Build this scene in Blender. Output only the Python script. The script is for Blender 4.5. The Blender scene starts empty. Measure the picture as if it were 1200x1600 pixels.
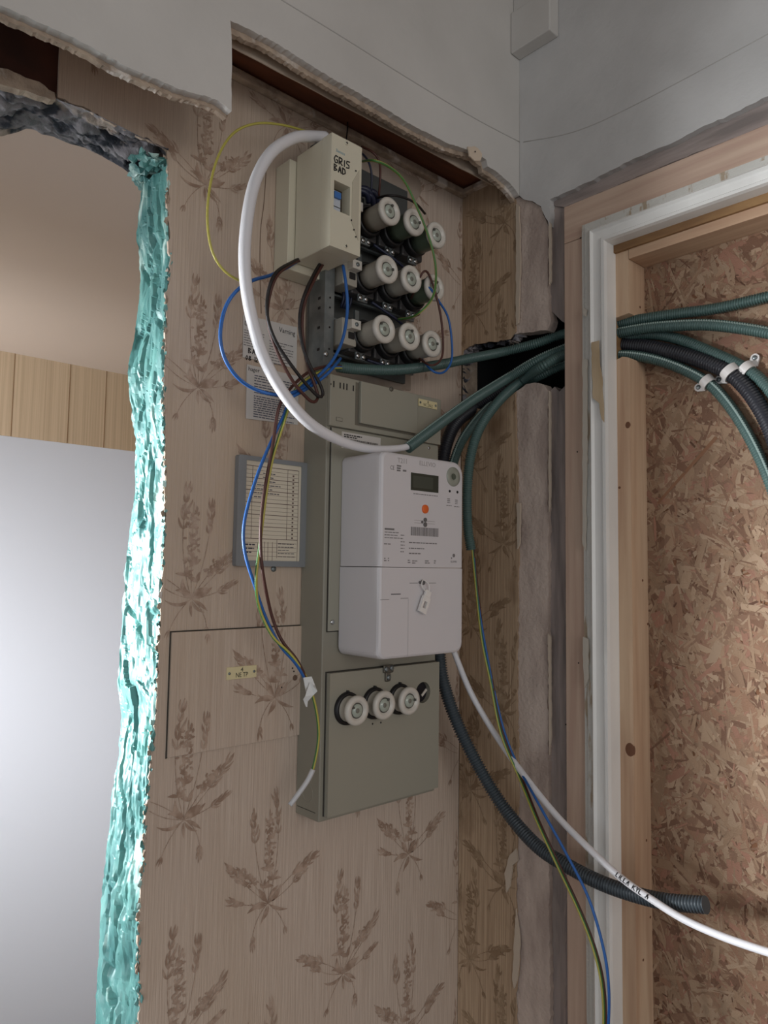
import bpy, bmesh, math, random
from mathutils import Vector, Matrix, noise, geometry
S = bpy.context.scene
C = S.collection
# ------------------------------------------------------------------ camera
F = 1155.0; EYE = 1.55
Zc = Vector((219, 15300, -F)).normalized()
Yc = Vector((-1060, -73, -F)); Yc = (Yc - Zc * Yc.dot(Zc)).normalized()
Xc = Yc.cross(Zc)
cam = bpy.data.cameras.new('camera'); cam_o = bpy.data.objects.new('camera', cam); C.objects.link(cam_o)
cam.sensor_fit = 'HORIZONTAL'; cam.sensor_width = 36; cam.lens = 36 * F / 1200; cam.clip_start = .02
cam_o.matrix_world = Matrix.Translation((0, 0, EYE)) @ Matrix((Xc, Yc, Zc)).to_4x4()
S.camera = cam_o

def P(px, py, X=None, Y=None, Z=None):
    """point of the room where the line of sight through a measured photo pixel meets a wall plane"""
    c = Vector((px - 600, 800 - py, -F)); d = Vector((c.dot(Xc), c.dot(Yc), c.dot(Zc)))
    t = Y / d.y if Y is not None else X / d.x if X is not None else (Z - EYE) / d.z
    return Vector((d.x * t, d.y * t, EYE + d.z * t))

# ------------------------------------------------------------------ light
w = bpy.data.worlds.new('world'); S.world = w; w.use_nodes = True
w.node_tree.nodes['Background'].inputs[0].default_value = (.86, .93, 1, 1)
w.node_tree.nodes['Background'].inputs[1].default_value = .50
def area(name, loc, target, sx, sy, power, col, spread=180):
    l = bpy.data.lights.new(name, 'AREA'); l.shape = 'RECTANGLE'; l.size = sx; l.size_y = sy
    l.energy = power; l.color = col; l.spread = math.radians(spread)
    o = bpy.data.objects.new(name, l); C.objects.link(o); o.location = loc
    o.rotation_euler = (Vector(target) - Vector(loc)).to_track_quat('-Z', 'Z').to_euler(); return o
area('hall_window_light', (-.3, -2.3, 1.9), (.6, .8, 1.4), 1.6, 1.0, 14, (1, .97, .93))
area('room_window_light', (-.72, 1.85, 1.15), (.5, 2.0, 1.0), .45, .5, 6, (.90, .95, 1))
area('cupboard_fill_light', (-.72, 1.15, 1.2), (.85, 2.25, 1.05), .25, 1.5, 8, (.90, .94, 1), 62)  # added lamp, aimed at the cupboard front to brighten it
area('room_window_beam', (-.72, 1.80, 1.45), (.45, .95, 1.47), .4, .4, 7, (.93, .97, 1), 46)
area('deep_room_fill_light', (-.72, 3.15, 1.5), (.8, 3.9, 1.95), .8, .8, 19, (.97, .97, 1), 120)  # added lamp, lifts the far ceiling and the wall above the cupboard
S.view_settings.view_transform = 'Standard'; S.view_settings.look = 'None'
S.view_settings.exposure = 0; S.view_settings.gamma = 1; S.view_settings.use_curve_mapping = False

# ------------------------------------------------------------------ materials
def lin(c): return tuple((v / 255 / 12.92 if v / 255 <= .04045 else ((v / 255 + .055) / 1.055) ** 2.4) for v in c) + (1,)
MATS = {}
def mat(name, col, rough=.6, metal=0, col2=None, scale=(8, 8, 8), detail=4, lo=.35, hi=.65, bump=0, bscale=200, bmap=(1, 1, 1), trans=0, attr=None, coat=0, col3=None, s3=(3, 3, 3), lo3=.5, hi3=.7):
    if name in MATS: return MATS[name]
    m = bpy.data.materials.new(name); m.use_nodes = True; nt = m.node_tree; n = nt.nodes; L = nt.links
    b = n['Principled BSDF']; b.inputs['Base Color'].default_value = lin(col); b.inputs['Roughness'].default_value = rough
    b.inputs['Metallic'].default_value = metal; b.inputs['Transmission Weight'].default_value = trans; b.inputs['Coat Weight'].default_value = coat
    g = n.new('ShaderNodeNewGeometry')
    def nz(sc, det, a, z):
        mp = n.new('ShaderNodeMapping'); mp.inputs['Scale'].default_value = sc; L.new(g.outputs['Position'], mp.inputs[0])
        t = n.new('ShaderNodeTexNoise'); t.inputs['Scale'].default_value = 1; t.inputs['Detail'].default_value = det; L.new(mp.outputs[0], t.inputs[0])
        r = n.new('ShaderNodeMapRange'); r.inputs[1].default_value = a; r.inputs[2].default_value = z; L.new(t.outputs[0], r.inputs[0]); return r.outputs[0]
    out = None
    if attr:
        a = n.new('ShaderNodeAttribute'); a.attribute_name = attr; out = a.outputs[0]
    def mix(prev, basecol, c, f):
        x = n.new('ShaderNodeMix'); x.data_type = 'RGBA'; L.new(f, x.inputs[0])
        if prev: L.new(prev, x.inputs[6])
        else: x.inputs[6].default_value = lin(basecol)
        x.inputs[7].default_value = lin(c); return x.outputs[2]
    if col2: out = mix(out, col, col2, nz(scale, detail, lo, hi))
    if col3: out = mix(out, col, col3, nz(s3, 5, lo3, hi3))
    if out: L.new(out, b.inputs['Base Color'])
    if bump:
        bp = n.new('ShaderNodeBump'); bp.inputs['Strength'].default_value = bump; bp.inputs['Distance'].default_value = .004
        L.new(nz(tuple(bscale * q for q in bmap), 4, 0, 1), bp.inputs['Height']); L.new(bp.outputs[0], b.inputs['Normal'])
    MATS[name] = m; return m
WALLPAPER = mat('wallpaper', (208, 190, 174), .85, col2=(190, 170, 154), scale=(520, 520, 7), detail=3, bump=.25, bscale=300, bmap=(1, 1, .05), col3=(190, 168, 146), s3=(3, 3, 2), lo3=.45, hi3=.75)
PRINT = mat('wallpaper_print', (152, 126, 108), .85, col2=(186, 162, 144), scale=(70, 70, 70), lo=.40, hi=.62)
PLASTER = mat('white_plaster', (205, 201, 196), .8, col2=(194, 190, 185), scale=(5, 5, 5), bump=.12, bscale=90)
RAW = mat('raw_plaster', (190, 170, 150), .95, col2=(150, 132, 116), scale=(40, 40, 40), bump=.6, bscale=150, col3=(215, 205, 195), s3=(25, 25, 25), lo3=.55, hi3=.65)
STRIP = mat('stripped_plaster', (204, 186, 174), .95, col2=(172, 154, 144), scale=(26, 26, 9), lo=.4, hi=.62, bump=.5, bscale=160, col3=(196, 178, 166), s3=(14, 14, 5), lo3=.55, hi3=.7)
CONC = mat('rough_concrete', (150, 145, 148), .95, col2=(62, 64, 72), scale=(22, 22, 40), lo=.48, hi=.56, bump=1, bscale=110, col3=(176, 160, 148), s3=(18, 18, 18), lo3=.58, hi3=.64)
TEAL = mat('teal_paint', (106, 162, 156), .42, col2=(80, 132, 130), scale=(30, 30, 14), lo=.35, hi=.65, bump=.35, bscale=120, bmap=(1, 1, .4), col3=(196, 224, 216), s3=(26, 26, 9), lo3=.57, hi3=.66)
OLDWOOD = mat('old_grey_wood', (166, 152, 146), .95, col2=(128, 118, 114), scale=(60, 60, 6), lo=.4, hi=.65, bump=.5, bscale=120, bmap=(1, 1, .2), col3=(160, 146, 138), s3=(20, 20, 8), lo3=.58, hi3=.66)
OLDWOODH = mat('old_grey_wood_across', (166, 152, 146), .95, col2=(128, 118, 114), scale=(60, 6, 60), lo=.4, hi=.65, bump=.5, bscale=120, bmap=(1, .2, 1), col3=(160, 146, 138), s3=(20, 8, 20), lo3=.58, hi3=.66)
TRIMWOOD = mat('trim_wood', (202, 176, 156), .7, col2=(186, 156, 138), scale=(90, 90, 4), detail=3, bump=.1, bscale=200, bmap=(1, 1, .05))
TRIMWOODH = mat('trim_wood_across', (202, 176, 156), .7, col2=(186, 156, 138), scale=(90, 4, 90), detail=3)
STUD = mat('new_pine', (204, 172, 142), .7, col2=(184, 148, 120), scale=(70, 70, 3.5), detail=3, bump=.1, bscale=160, bmap=(1, 1, .05), col3=(214, 186, 156), s3=(30, 30, 2))
STUDH = mat('new_pine_across', (204, 172, 142), .7, col2=(184, 148, 120), scale=(70, 3.5, 70), detail=3, bump=.1, bscale=160, bmap=(1, .05, 1))
YWOOD = mat('yellowed_wood', (158, 122, 80), .8, col2=(126, 92, 60), scale=(50, 10, 50))
FRAMEW = mat('white_frame_paint', (238, 236, 232), .35, col2=(226, 224, 220), scale=(14, 14, 5))
FRAMEP = mat('peeled_frame_paint', (200, 197, 190), .6, col2=(168, 150, 128), scale=(60, 60, 12), lo=.56, hi=.62, bump=.4, bscale=120)
OSB = mat('wood_flake_board', (150, 108, 80), .8, attr='Col', bump=.3, bscale=500, bmap=(1, 1, 1))
BROWN = mat('red_brown_board', (126, 74, 48), .8, col2=(92, 54, 38), scale=(6, 30, 30))
DARKB = mat('dark_brown_board', (84, 46, 34), .8, col2=(54, 32, 26), scale=(12, 12, 12))
DARK = mat('painted_cavity_dark', (14, 14, 16), 1)  # near-black colour stands in for the darkness inside the wall cavity
GREY = mat('grey_beige_paint', (150, 146, 132), .45, col2=(142, 137, 124), scale=(6, 6, 6))
GREYS = mat('grey_beige_cover', (156, 152, 138), .42)
SEAM = mat('dark_seam', (60, 56, 50), .9)
METER = mat('meter_plastic', (212, 208, 210), .42)
METERS = mat('meter_side_plastic', (208, 205, 210), .45)
CREAM = mat('cream_plastic', (212, 205, 184), .4)
CER = mat('white_ceramic', (208, 202, 192), .3)
CERB = mat('ceramic_body', (172, 166, 154), .35)
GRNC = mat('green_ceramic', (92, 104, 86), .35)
BLK = mat('black_plastic', (26, 25, 26), .45)
INK = mat('black_ink', (34, 30, 30), .8)
GINK = mat('grey_ink', (120, 116, 116), .8)
LINK = mat('pale_ink', (164, 158, 158), .8)
STEEL = mat('galvanised_steel', (140, 146, 146), .4, .7, col2=(110, 116, 118), scale=(30, 30, 30))
CHROME = mat('bright_screw', (200, 200, 200), .25, 1)
GLASS = mat('fuse_window', (176, 184, 172), .15, coat=.5)
PAPER = mat('paper', (206, 200, 194), .8)
FORM = mat('form_paper', (216, 204, 184), .8)
PLAS = mat('grey_frame_plastic', (134, 136, 138), .45)
LCD = mat('display_glass', (58, 62, 54), .15)
ORG = mat('orange_button', (226, 104, 40), .4)
BRASS = mat('label_plate', (222, 208, 164), .5)
WH = mat('white_cable', (226, 224, 227), .4)
SHE = mat('white_sheath', (206, 206, 208), .4)
BLU = mat('blue_insulation', (38, 96, 168), .42)
BRN = mat('brown_insulation', (80, 44, 36), .5)
BKW = mat('black_insulation', (28, 22, 22), .55)
YEL = mat('yellow_insulation', (186, 176, 84), .42)
GRN = mat('green_insulation', (70, 120, 62), .35)
CON = mat('green_conduit', (76, 100, 96), .42)
CLINE = mat('conduit_pale_line', (170, 190, 184), .4)
COB = mat('black_conduit', (44, 44, 50), .42)
CGR = mat('dark_grey_conduit', (66, 74, 80), .42)
CLAMP = mat('white_clamp', (222, 216, 212), .4)
TAPE = mat('white_tape', (220, 220, 218), .5)
FLOORM = mat('floor_boards', (120, 96, 76), .6, col2=(98, 78, 62), scale=(4, 40, 4))
FARW = mat('striped_wallpaper', (206, 186, 158), .85, col2=(190, 170, 142), scale=(160, 160, 1), detail=2)
PANEL = mat('white_sheet', (236, 237, 242), .85)
CEILM = mat('ceiling_paint', (205, 192, 180), .85)
KNOT = mat('wood_knot', (110, 70, 46), .7)

# ------------------------------------------------------------------ helpers
def tag(o, label, cat, group=None):
    o['label'] = label; o['category'] = cat
    if group: o['group'] = group
    return o
def link(name, me, m, parent=None):
    o = bpy.data.objects.new(name, me); C.objects.link(o)
    for q in (m if isinstance(m, (list, tuple)) else [m]): me.materials.append(q)
    if parent:
        o.parent = parent
        o.matrix_parent_inverse = Matrix.Translation(-parent.matrix_basis.translation)
    return o
TINY = {'handwriting', 'lettering', 'maker_lettering', 'printed_text', 'barcode', 'chart_lines', 'rail_hole', 'screw_hole', 'pinhole', 'vent_slot', 'paper_seam', 'cover_groove', 'engraved_line', 'slot', 'corner_logo', 'signal_lamp', 'lid_gap', 'door_seam', 'cover_seam'}
def obj(name, bm, m, parent=None, smooth=False, kind=None):
    bmesh.ops.recalc_face_normals(bm, faces=bm.faces[:]) if smooth != 'keep' else None
    me = bpy.data.meshes.new(name); bm.to_mesh(me); bm.free()
    if smooth is True: 
        for p in me.polygons: p.use_smooth = True
    o = link(name, me, m, parent)
    if kind: o['kind'] = kind
    elif parent and name in TINY: o['kind'] = 'stuff'
    return o
def struct(name, bm, m, smooth=False):
    o = obj(name, bm, m, None, smooth); o['kind'] = 'structure'; return o
def thing(name, loc, label, cat, group=None):
    o = bpy.data.objects.new(name, None); C.objects.link(o); o.location = loc; o.empty_display_size = .02
    return tag(o, label, cat, group)
def box(bm, x0, x1, y0, y1, z0, z1, bev=0, mi=0):
    b = bmesh.new(); r = bmesh.ops.create_cube(b, size=1)
    for v in b.verts: v.co = Vector(((x0 + x1) / 2 + v.co.x * (x1 - x0), (y0 + y1) / 2 + v.co.y * (y1 - y0), (z0 + z1) / 2 + v.co.z * (z1 - z0)))
    if bev: bmesh.ops.bevel(b, geom=b.edges[:], offset=bev, segments=2, affect='EDGES', profile=.5)
    for f in b.faces: f.material_index = mi
    me = bpy.data.meshes.new('t'); b.to_mesh(me); b.free(); bm.from_mesh(me); bpy.data.meshes.remove(me); return bm
def bx(*a, **k): return box(bmesh.new(), *a, **k)
def cyl(bm, c, axis, r0, r1, L, n=24, mi=0, cap=True):
    """frustum from c along axis; r0 at the start"""
    a = Vector(axis).normalized(); u = a.orthogonal().normalized(); v = a.cross(u)
    A = [bm.verts.new(Vector(c) + (u * math.cos(t) + v * math.sin(t)) * r0) for t in [6.28318 * i / n for i in range(n)]]
    B = [bm.verts.new(Vector(c) + a * L + (u * math.cos(t) + v * math.sin(t)) * r1) for t in [6.28318 * i / n for i in range(n)]]
    fs = [bm.faces.new((A[i], A[(i + 1) % n], B[(i + 1) % n], B[i])) for i in range(n)]
    if cap: fs += [bm.faces.new(A[::-1]), bm.faces.new(B)]
    for f in fs: f.material_index = mi
    return bm
def lathe(bm, c, axis, prof, n=32):
    """prof: (distance along axis, radius) list"""
    a = Vector(axis).normalized(); u = a.orthogonal().normalized(); v = a.cross(u); rings = []
    for d, r in prof:
        if r <= 0: rings.append([bm.verts.new(Vector(c) + a * d)])
        else: rings.append([bm.verts.new(Vector(c) + a * d + (u * math.cos(6.28318 * i / n) + v * math.sin(6.28318 * i / n)) * r) for i in range(n)])
    for R, T in zip(rings, rings[1:]):
        for i in range(n):
            j = (i + 1) % n
            q = [R[i % len(R)], R[j % len(R)], T[j % len(T)], T[i % len(T)]]; q = list(dict.fromkeys(q))
            if len(q) > 2: bm.faces.new(q)
    return bm
def sheet(pts, plane, a, b, holes=(), bm=None):
    """polygon in a wall plane given thickness. plane 'Y': pts=(X,Z), 'X': pts=(Y,Z), 'Z': (X,Y)"""
    bm = bm or bmesh.new()
    def v3(p, t): return Vector((p[0], t, p[1])) if plane == 'Y' else Vector((t, p[0], p[1])) if plane == 'X' else Vector((p[0], p[1], t))
    loops = [list(pts)] + [list(h) for h in holes]
    tris = geometry.tessellate_polygon([[Vector((p[0], p[1], 0)) for p in l] for l in loops])
    flat = [p for l in loops for p in l]
    Fv = [bm.verts.new(v3(p, a)) for p in flat]; Bv = [bm.verts.new(v3(p, b)) for p in flat]
    for t in tris:
        try: bm.faces.new([Fv[i] for i in t]); bm.faces.new([Bv[i] for i in reversed(t)])
        except ValueError: pass
    o = 0
    for l in loops:
        k = len(l)
        for i in range(k):
            j = (i + 1) % k; bm.faces.new((Fv[o + i], Fv[o + j], Bv[o + j], Bv[o + i]))
        o += k
    return bm
def rag(pts, step, amp, seed):
    """roughen a polyline"""
    r = random.Random(seed); out = []
    for (x0, z0), (x1, z1) in zip(pts, pts[1:]):
        L = math.hypot(x1 - x0, z1 - z0); n = max(1, int(L / step))
        for i in range(n):
            t = i / n; q = amp * (.3 if i == 0 else 1)
            out.append((x0 + (x1 - x0) * t + r.uniform(-q, q), z0 + (z1 - z0) * t + r.uniform(-q, q)))
    out.append(pts[-1]); return out
def pl(plane, c, pix):
    r = []
    for p in pix:
        v = P(p[0], p[1], **{plane: c}); r.append((v.x, v.z) if plane == 'Y' else (v.y, v.z))
    return r
def spline(pts, step=.003):
    pts = [Vector(p) for p in pts]; e = [pts[0] * 2 - pts[1]] + pts + [pts[-1] * 2 - pts[-2]]; out = []
    for i in range(1, len(e) - 2):
        p0, p1, p2, p3 = e[i - 1:i + 3]; n = max(2, int((p2 - p1).length / .004))
        for k in range(n):
            t = k / n
            out.append(.5 * ((2 * p1) + (p2 - p0) * t + (2 * p0 - 5 * p1 + 4 * p2 - p3) * t * t + (3 * p1 - p0 - 3 * p2 + p3) * t ** 3))
    out.append(pts[-1])
    # smooth, then resample evenly
    for _ in range(4): out = [out[0]] + [(out[i - 1] + out[i] * 2 + out[i + 1]) / 4 for i in range(1, len(out) - 1)] + [out[-1]]
    L = [0]
    for a, b in zip(out, out[1:]): L.append(L[-1] + (b - a).length)
    n = max(2, int(L[-1] / step)); res = []; j = 0
    for k in range(n + 1):
        s = L[-1] * k / n
        while j < len(L) - 2 and L[j + 1] < s: j += 1
        f = (s - L[j]) / max(1e-9, L[j + 1] - L[j]); res.append(out[j].lerp(out[j + 1], min(1, max(0, f))))
    return res
def sweep(bm, path, rad, n=8, stripes=None, cap=True, ref=None):
    """tube along an even path; rad = number or function(k); stripes = material index per side"""
    rings = []; t = (path[1] - path[0]).normalized(); u = (Vector(ref).cross(t) if ref else t.orthogonal()).normalized()
    for k, p in enumerate(path):
        t = (path[min(k + 1, len(path) - 1)] - path[max(k - 1, 0)]).normalized()
        u = (u - t * u.dot(t)).normalized(); v = t.cross(u); r = rad(k) if callable(rad) else rad
        rings.append([bm.verts.new(p + (u * math.cos(6.28318 * i / n) + v * math.sin(6.28318 * i / n)) * r) for i in range(n)])
    for R, T in zip(rings, rings[1:]):
        for i in range(n):
            f = bm.faces.new((R[i], R[(i + 1) % n], T[(i + 1) % n], T[i])); f.smooth = True
            if stripes: f.material_index = stripes[i]
    if cap: bm.faces.new(rings[0][::-1]); bm.faces.new(rings[-1])
    return bm
def wire(name, pts, r, m, label, cat='wire', group=None, stripes=None, parent=None):
    bm = bmesh.new(); sweep(bm, spline(pts, .004), r, 8, stripes)
    o = obj(name, bm, m, parent, 'keep')
    if not parent: tag(o, label, cat, group)
    return o
def conduit(name, pts, r, m, label, group=None, line=None, pitch=.0036, depth=.0016, cat='conduit'):
    path = spline(pts, pitch / 4); bm = bmesh.new()
    rad = lambda k: r - (depth if k % 4 in (2, 3) else 0)
    st = None; ms = [m]
    if line is not None: st = [0] * 16; st[line] = 1; ms = [m, CLINE]
    sweep(bm, path, rad, 16, st, True, (0, 0, 1))
    return tag(obj(name, bm, ms, None, 'keep'), label, cat, group)
def text(bm, s, size, loc, plane='Y', m=None, rot=0, sx=1):
    cu = bpy.data.curves.new('t', 'FONT'); cu.body = s; cu.size = size; cu.align_x = 'CENTER'; cu.align_y = 'CENTER'; cu.extrude = .00012; cu.resolution_u = 2
    o = bpy.data.objects.new('t', cu); C.objects.link(o); dg = bpy.context.evaluated_depsgraph_get(); me = bpy.data.meshes.new_from_object(o.evaluated_get(dg))
    R = Matrix.Rotation(math.pi / 2, 4, 'X') if plane == 'Y' else Matrix.Rotation(-math.pi / 2, 4, 'Z') @ Matrix.Rotation(math.pi / 2, 4, 'X')
    M = (m if m else Matrix.Translation(loc) @ R) @ Matrix.Rotation(rot, 4, 'Z') @ Matrix.Diagonal((sx, 1, 1, 1)); me.transform(M); bm.from_mesh(me)
    bpy.data.objects.remove(o); bpy.data.curves.remove(cu); bpy.data.meshes.remove(me)
def lines(bm, x0, x1, z0, z1, y, rows, h, seed, words=True):
    r = random.Random(seed)
    for i in range(rows):
        z = z1 - (z1 - z0) * (i + .5) / rows; x = x0; end = x1 - r.random() ** 2 * (x1 - x0) * .5
        while x < end:
            L = r.uniform(.0025, .008) if words else end - x
            L = min(L, end - x)
            box(bm, x, x + L, y - .00015, y, z - h / 2, z + h / 2); x += L + .0011
def screw(parent, c, axis, r=.003, m=CHROME, name='screw'):
    bm = bmesh.new(); lathe(bm, c, axis, [(0, r), (r * .35, r), (r * .6, r * .6), (r * .6, 0)], 14)
    o = obj(name, bm, m, parent, True); return o

YA = .9; XB = 1.012; YU = .766; ZC = 2.56; YF = 3.81; XM = 1.02; XO = 1.069
# ================================================================== STRUCTURE
fl = struct('floor', bx(-1.3, 2.6, -2.6, YF + .1, -.05, 0), FLOORM)
struct('ceiling', bx(-1.3, 2.6, -2.6, YF + .1, ZC, ZC + .05), CEILM)
# --- far room
struct('wall_far', bx(-1.3, 2.6, YF, YF + .1, 0, ZC), FARW)
struct('wall_far_right', bx(2.3, 2.4, 1.0, YF, 0, ZC), FARW)
bm = bmesh.new()
sheet([(.9, 0), (YF, 0), (YF, ZC), (.9, ZC)], 'X', -.85, -.75, holes=[[(1.02, .9), (2.12, .9), (2.12, 1.85), (1.02, 1.85)], [(2.7, 1.0), (3.6, 1.0), (3.6, 2.0), (2.7, 2.0)]], bm=bm)  # the second opening is invented to go with the deep fill lamp
struct('wall_far_left', bm, FARW)
bm = bmesh.new()
for a in ((1.02, 1.05), (2.09, 2.12)): box(bm, -.83, -.79, a[0], a[1], .9, 1.85)
for a in ((.9, .94), (1.81, 1.85)): box(bm, -.83, -.79, 1.02, 2.12, a[0], a[1])
win = struct('window_1', bm, FRAMEW)
bm = bmesh.new()
for a in ((2.7, 2.74), (3.56, 3.6)): box(bm, -.83, -.79, a[0], a[1], 1.0, 2.0)
for a in ((1.0, 1.04), (1.96, 2.0)): box(bm, -.83, -.79, 2.7, 3.6, a[0], a[1])
struct('added_window', bm, FRAMEW)  # unseen window, added only to go with the deep fill lamp
struct('wall_back_left', bx(-1.3, -.32, YA, 1.0, 0, 2.2), WALLPAPER)
# far wall white board and its cap strip
YW = 2.25; zt = P(100, 692, Y=YW).z
wp = thing('tall_cabinet', (1.0, YW, 0), 'plain white tall cupboard in the next room, seen through the opening', 'cupboard')
obj('carcass', bx(-.15, 1.78, YW + .02, YW + .6, .06, zt - .001), PANEL, wp)
obj('plinth', bx(-.13, 1.76, YW + .05, YW + .58, 0, .06), PANEL, wp)
for a_ in ((-.15, .449), (.452, 1.12), (1.123, 1.78)): obj('cupboard_door', bx(a_[0], a_[1], YW, YW + .019, .062, zt, bev=.001), PANEL, wp)
# seams of the striped paper (paper lengths)
bm = bmesh.new()
for px in (20, 165, 108): 
    x = P(px, 620, Y=YF).x; box(bm, x - .0015, x + .0015, YF - .0012, YF + .001, 1.2, ZC)
o = obj('paper_seam', bm, mat('seam_brown', (140, 112, 82), .9), bpy.data.objects['wall_far'])

# --- niche wall (plane Y = .9)
def yz(p): return p
front_pix = [(215, 1640), (219, 1560), (216, 1480), (220, 1400), (226, 1330), (229, 1270), (236, 1190), (243, 1120), (247, 1040), (251, 960), (255, 890), (258, 820), (259, 740), (257, 680), (256, 600), (259, 530), (262, 450), (266, 400), (262, 340), (263, 285), (261, 236)]
back_pix = [(150, 1640), (151, 1560), (156, 1480), (158, 1420), (163, 1360), (172, 1290), (176, 1230), (186, 1180), (190, 1120), (184, 1060), (190, 990), (196, 900), (203, 830), (213, 770), (212, 700), (203, 620), (200, 575), (214, 500), (222, 440), (214, 370), (222, 290), (228, 262)]
frontE = pl('Y', YA, front_pix); backE = pl('Y', 1.0, back_pix)
frontE[0] = (frontE[0][0], .8); backE[0] = (backE[0][0], .8)
frontE = [(frontE[0][0] - .03, 0)] + frontE; backE = [(backE[0][0] - .03, 0)] + backE
head_pix = [(261, 236), (235, 221), (205, 207), (170, 190), (140, 172), (110, 162), (90, 152)]
headE = pl('Y', YA, head_pix)
X88 = headE[-1][0]
ragF = rag(frontE, .006, .0022, 3); ragH = rag(headE, .006, .0025, 5)
wall_out = ragF + ragH[1:] + [(X88, 2.34), (XB, 2.34), (XB, 0)]
wa = struct('wall_back', sheet(wall_out, 'Y', YA, YA + .004), WALLPAPER)
# solid core behind the paper
xj = lambda z, E: next((a[0] + (b[0] - a[0]) * (z - a[1]) / (b[1] - a[1]) for a, b in zip(E, E[1:]) if a[1] <= z <= b[1] + 1e-9), E[-1][0])
zs = [0, .4, .8, 1.0, 1.2, 1.4, 1.6, 1.8, 2.0, 2.06]
core = [(max(xj(z, frontE), xj(z, backE)) + .018, z) for z in zs] + [(core_x, 2.19) for core_x in (.47,)] + [(X88 + .0, 2.19), (-1.3, 2.19), (-1.3, 2.2), (X88 - .0005, 2.2), (X88, 2.34), (XB + .06, 2.34), (XB + .06, 0)]
obj('masonry_core', sheet(core, 'Y', YA + .004, 1.0), RAW, wa)
# rough painted jamb
def interp(E, z): return xj(z, E)
bm = bmesh.new(); NV = 36; NZ = 760; grid = []
z1 = 2.085
def cellr(p, k): return noise.noise(Vector((p[0] * 7.13 + k, p[1] * 5.7, p[2] * 3.3 + k * 2.1)))
def chisel(u, v, sc):
    p = Vector((u * sc, v * sc * .30 + noise.noise(Vector((u * sc * .5, v * sc * .2, 4))) * .5, 0.5)); d, q = noise.voronoi(p)
    c_ = q[0]; return cellr(c_, 1) * 1.2 + (p.x - c_[0]) * cellr(c_, 2) * 2.2 + (p.y - c_[1]) * cellr(c_, 3) * 2.2 - max(0, .08 - (d[1] - d[0])) * 1.2
for i in range(NZ + 1):
    zz = .75 + (z1 - .75) * i / NZ
    xf, xb = interp(frontE, zz), interp(backE, zz); row = []
    for j in range(NV + 1):
        t = j / NV; y = YA + .001 + .1 * t; x = xf * (1 - t) + xb * t
        wob = noise.noise(Vector((y * 30, 2, zz * 22))) * .004
        h = chisel(y + wob, zz, 46) * .0036 + chisel(y + wob, zz + 3, 110) * .0010 + noise.noise(Vector((y * 11, 5, zz * 7))) * .007 + noise.fractal(Vector((y * 46, 3, zz * 13)), 1, 2, 3) * .0055 - max(0, .09 - abs(noise.noise(Vector((y * 34, 6.6, zz * 9))))) * .07
        fade = math.sin(math.pi * min(1, max(0, t))) ** .35
        e = noise.noise(Vector((1.3, 5, zz * 40))) * .003 + noise.noise(Vector((7.3, 2, zz * 130))) * .002
        row.append(bm.verts.new((x - (h + .002) * fade, y + e * (.4 if t < 1 else 1.6) * (t > 0), zz)))
    grid.append(row)
for A, B in zip(grid, grid[1:]):
    for j in range(NV): bm.faces.new((A[j], A[j + 1], B[j + 1], B[j]))
jm = obj('painted_jamb', bm, TEAL, wa, False); jm['label'] = 'rough chipped jamb painted teal'
# chips of old paint and grey concrete along the cut front edge
r = random.Random(4); bm = bmesh.new(); bm2 = bmesh.new()
for i in range(260):
    z = r.uniform(.8, 2.06); x = interp(frontE, z) + r.uniform(-.003, .0015); y = YA - r.uniform(-.003, .0015); s = r.uniform(.0012, .0045)
    tgt = bm if r.random() < .6 else bm2
    vs = [tgt.verts.new((x + math.cos(q) * s * r.uniform(.4, 1), y + r.uniform(-.002, .002), z + math.sin(q) * s * 1.6 * r.uniform(.5, 1.1))) for q in (0, 1.3, 2.4, 3.6, 5)]
    c0 = tgt.verts.new((x, y + .006, z))
    tgt.faces.new(vs)
    for k in range(5): tgt.faces.new((vs[k], vs[(k + 1) % 5], c0))
obj('paint_chips', bm, TEAL, wa, kind='stuff'); obj('plaster_chips', bm2, RAW, wa, kind='stuff')
# broken lintel: underside plus ragged nose
lf = pl('Y', YA, [(-60, 96), (0, 118), (40, 136), (75, 150), (110, 164), (140, 175), (170, 191), (205, 208), (235, 222), (262, 238)])
lb = pl('Y', 1.0, [(-60, 180), (0, 213), (40, 202), (75, 212), (110, 224), (140, 236), (170, 250), (200, 268), (225, 279), (246, 268)])
bm = bmesh.new(); grid = []; NU = 260; NV = 34
def pi(E, u):
    k = u * (len(E) - 1); i = min(int(k), len(E) - 2); f = k - i; return E[i][0] + (E[i + 1][0] - E[i][0]) * f, E[i][1] + (E[i + 1][1] - E[i][1]) * f
for i in range(NU + 1):
    u = i / NU; a, b = pi(lf, u), pi(lb, u); row = []
    for j in range(NV + 1):
        t = j / NV; x = a[0] * (1 - t) + b[0] * t; y = YA - .002 + .102 * t; z = a[1] * (1 - t) + b[1] * t
        d = noise.fractal(Vector((x * 22, y * 40, 1)), 1, 2, 5) * .013 + noise.noise(Vector((x * 90, y * 90, 5))) * .003 - max(0, .15 - abs(noise.noise(Vector((x * 14, y * 46, 9))))) * .09
        f = math.sin(math.pi * t) ** .5
        row.append(bm.verts.new((x, y + noise.noise(Vector((x * 60, 4, y * 30))) * .004 * (t > 0), z - d * (f * .8 + .2) )))
    grid.append(row)
for A, B in zip(grid, grid[1:]):
    for j in range(NV): bm.faces.new((A[j], A[j + 1], B[j + 1], B[j]))
ln = obj('broken_lintel', bm, CONC, wa, True); ln['label'] = 'hacked grey concrete edge above the opening'
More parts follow.
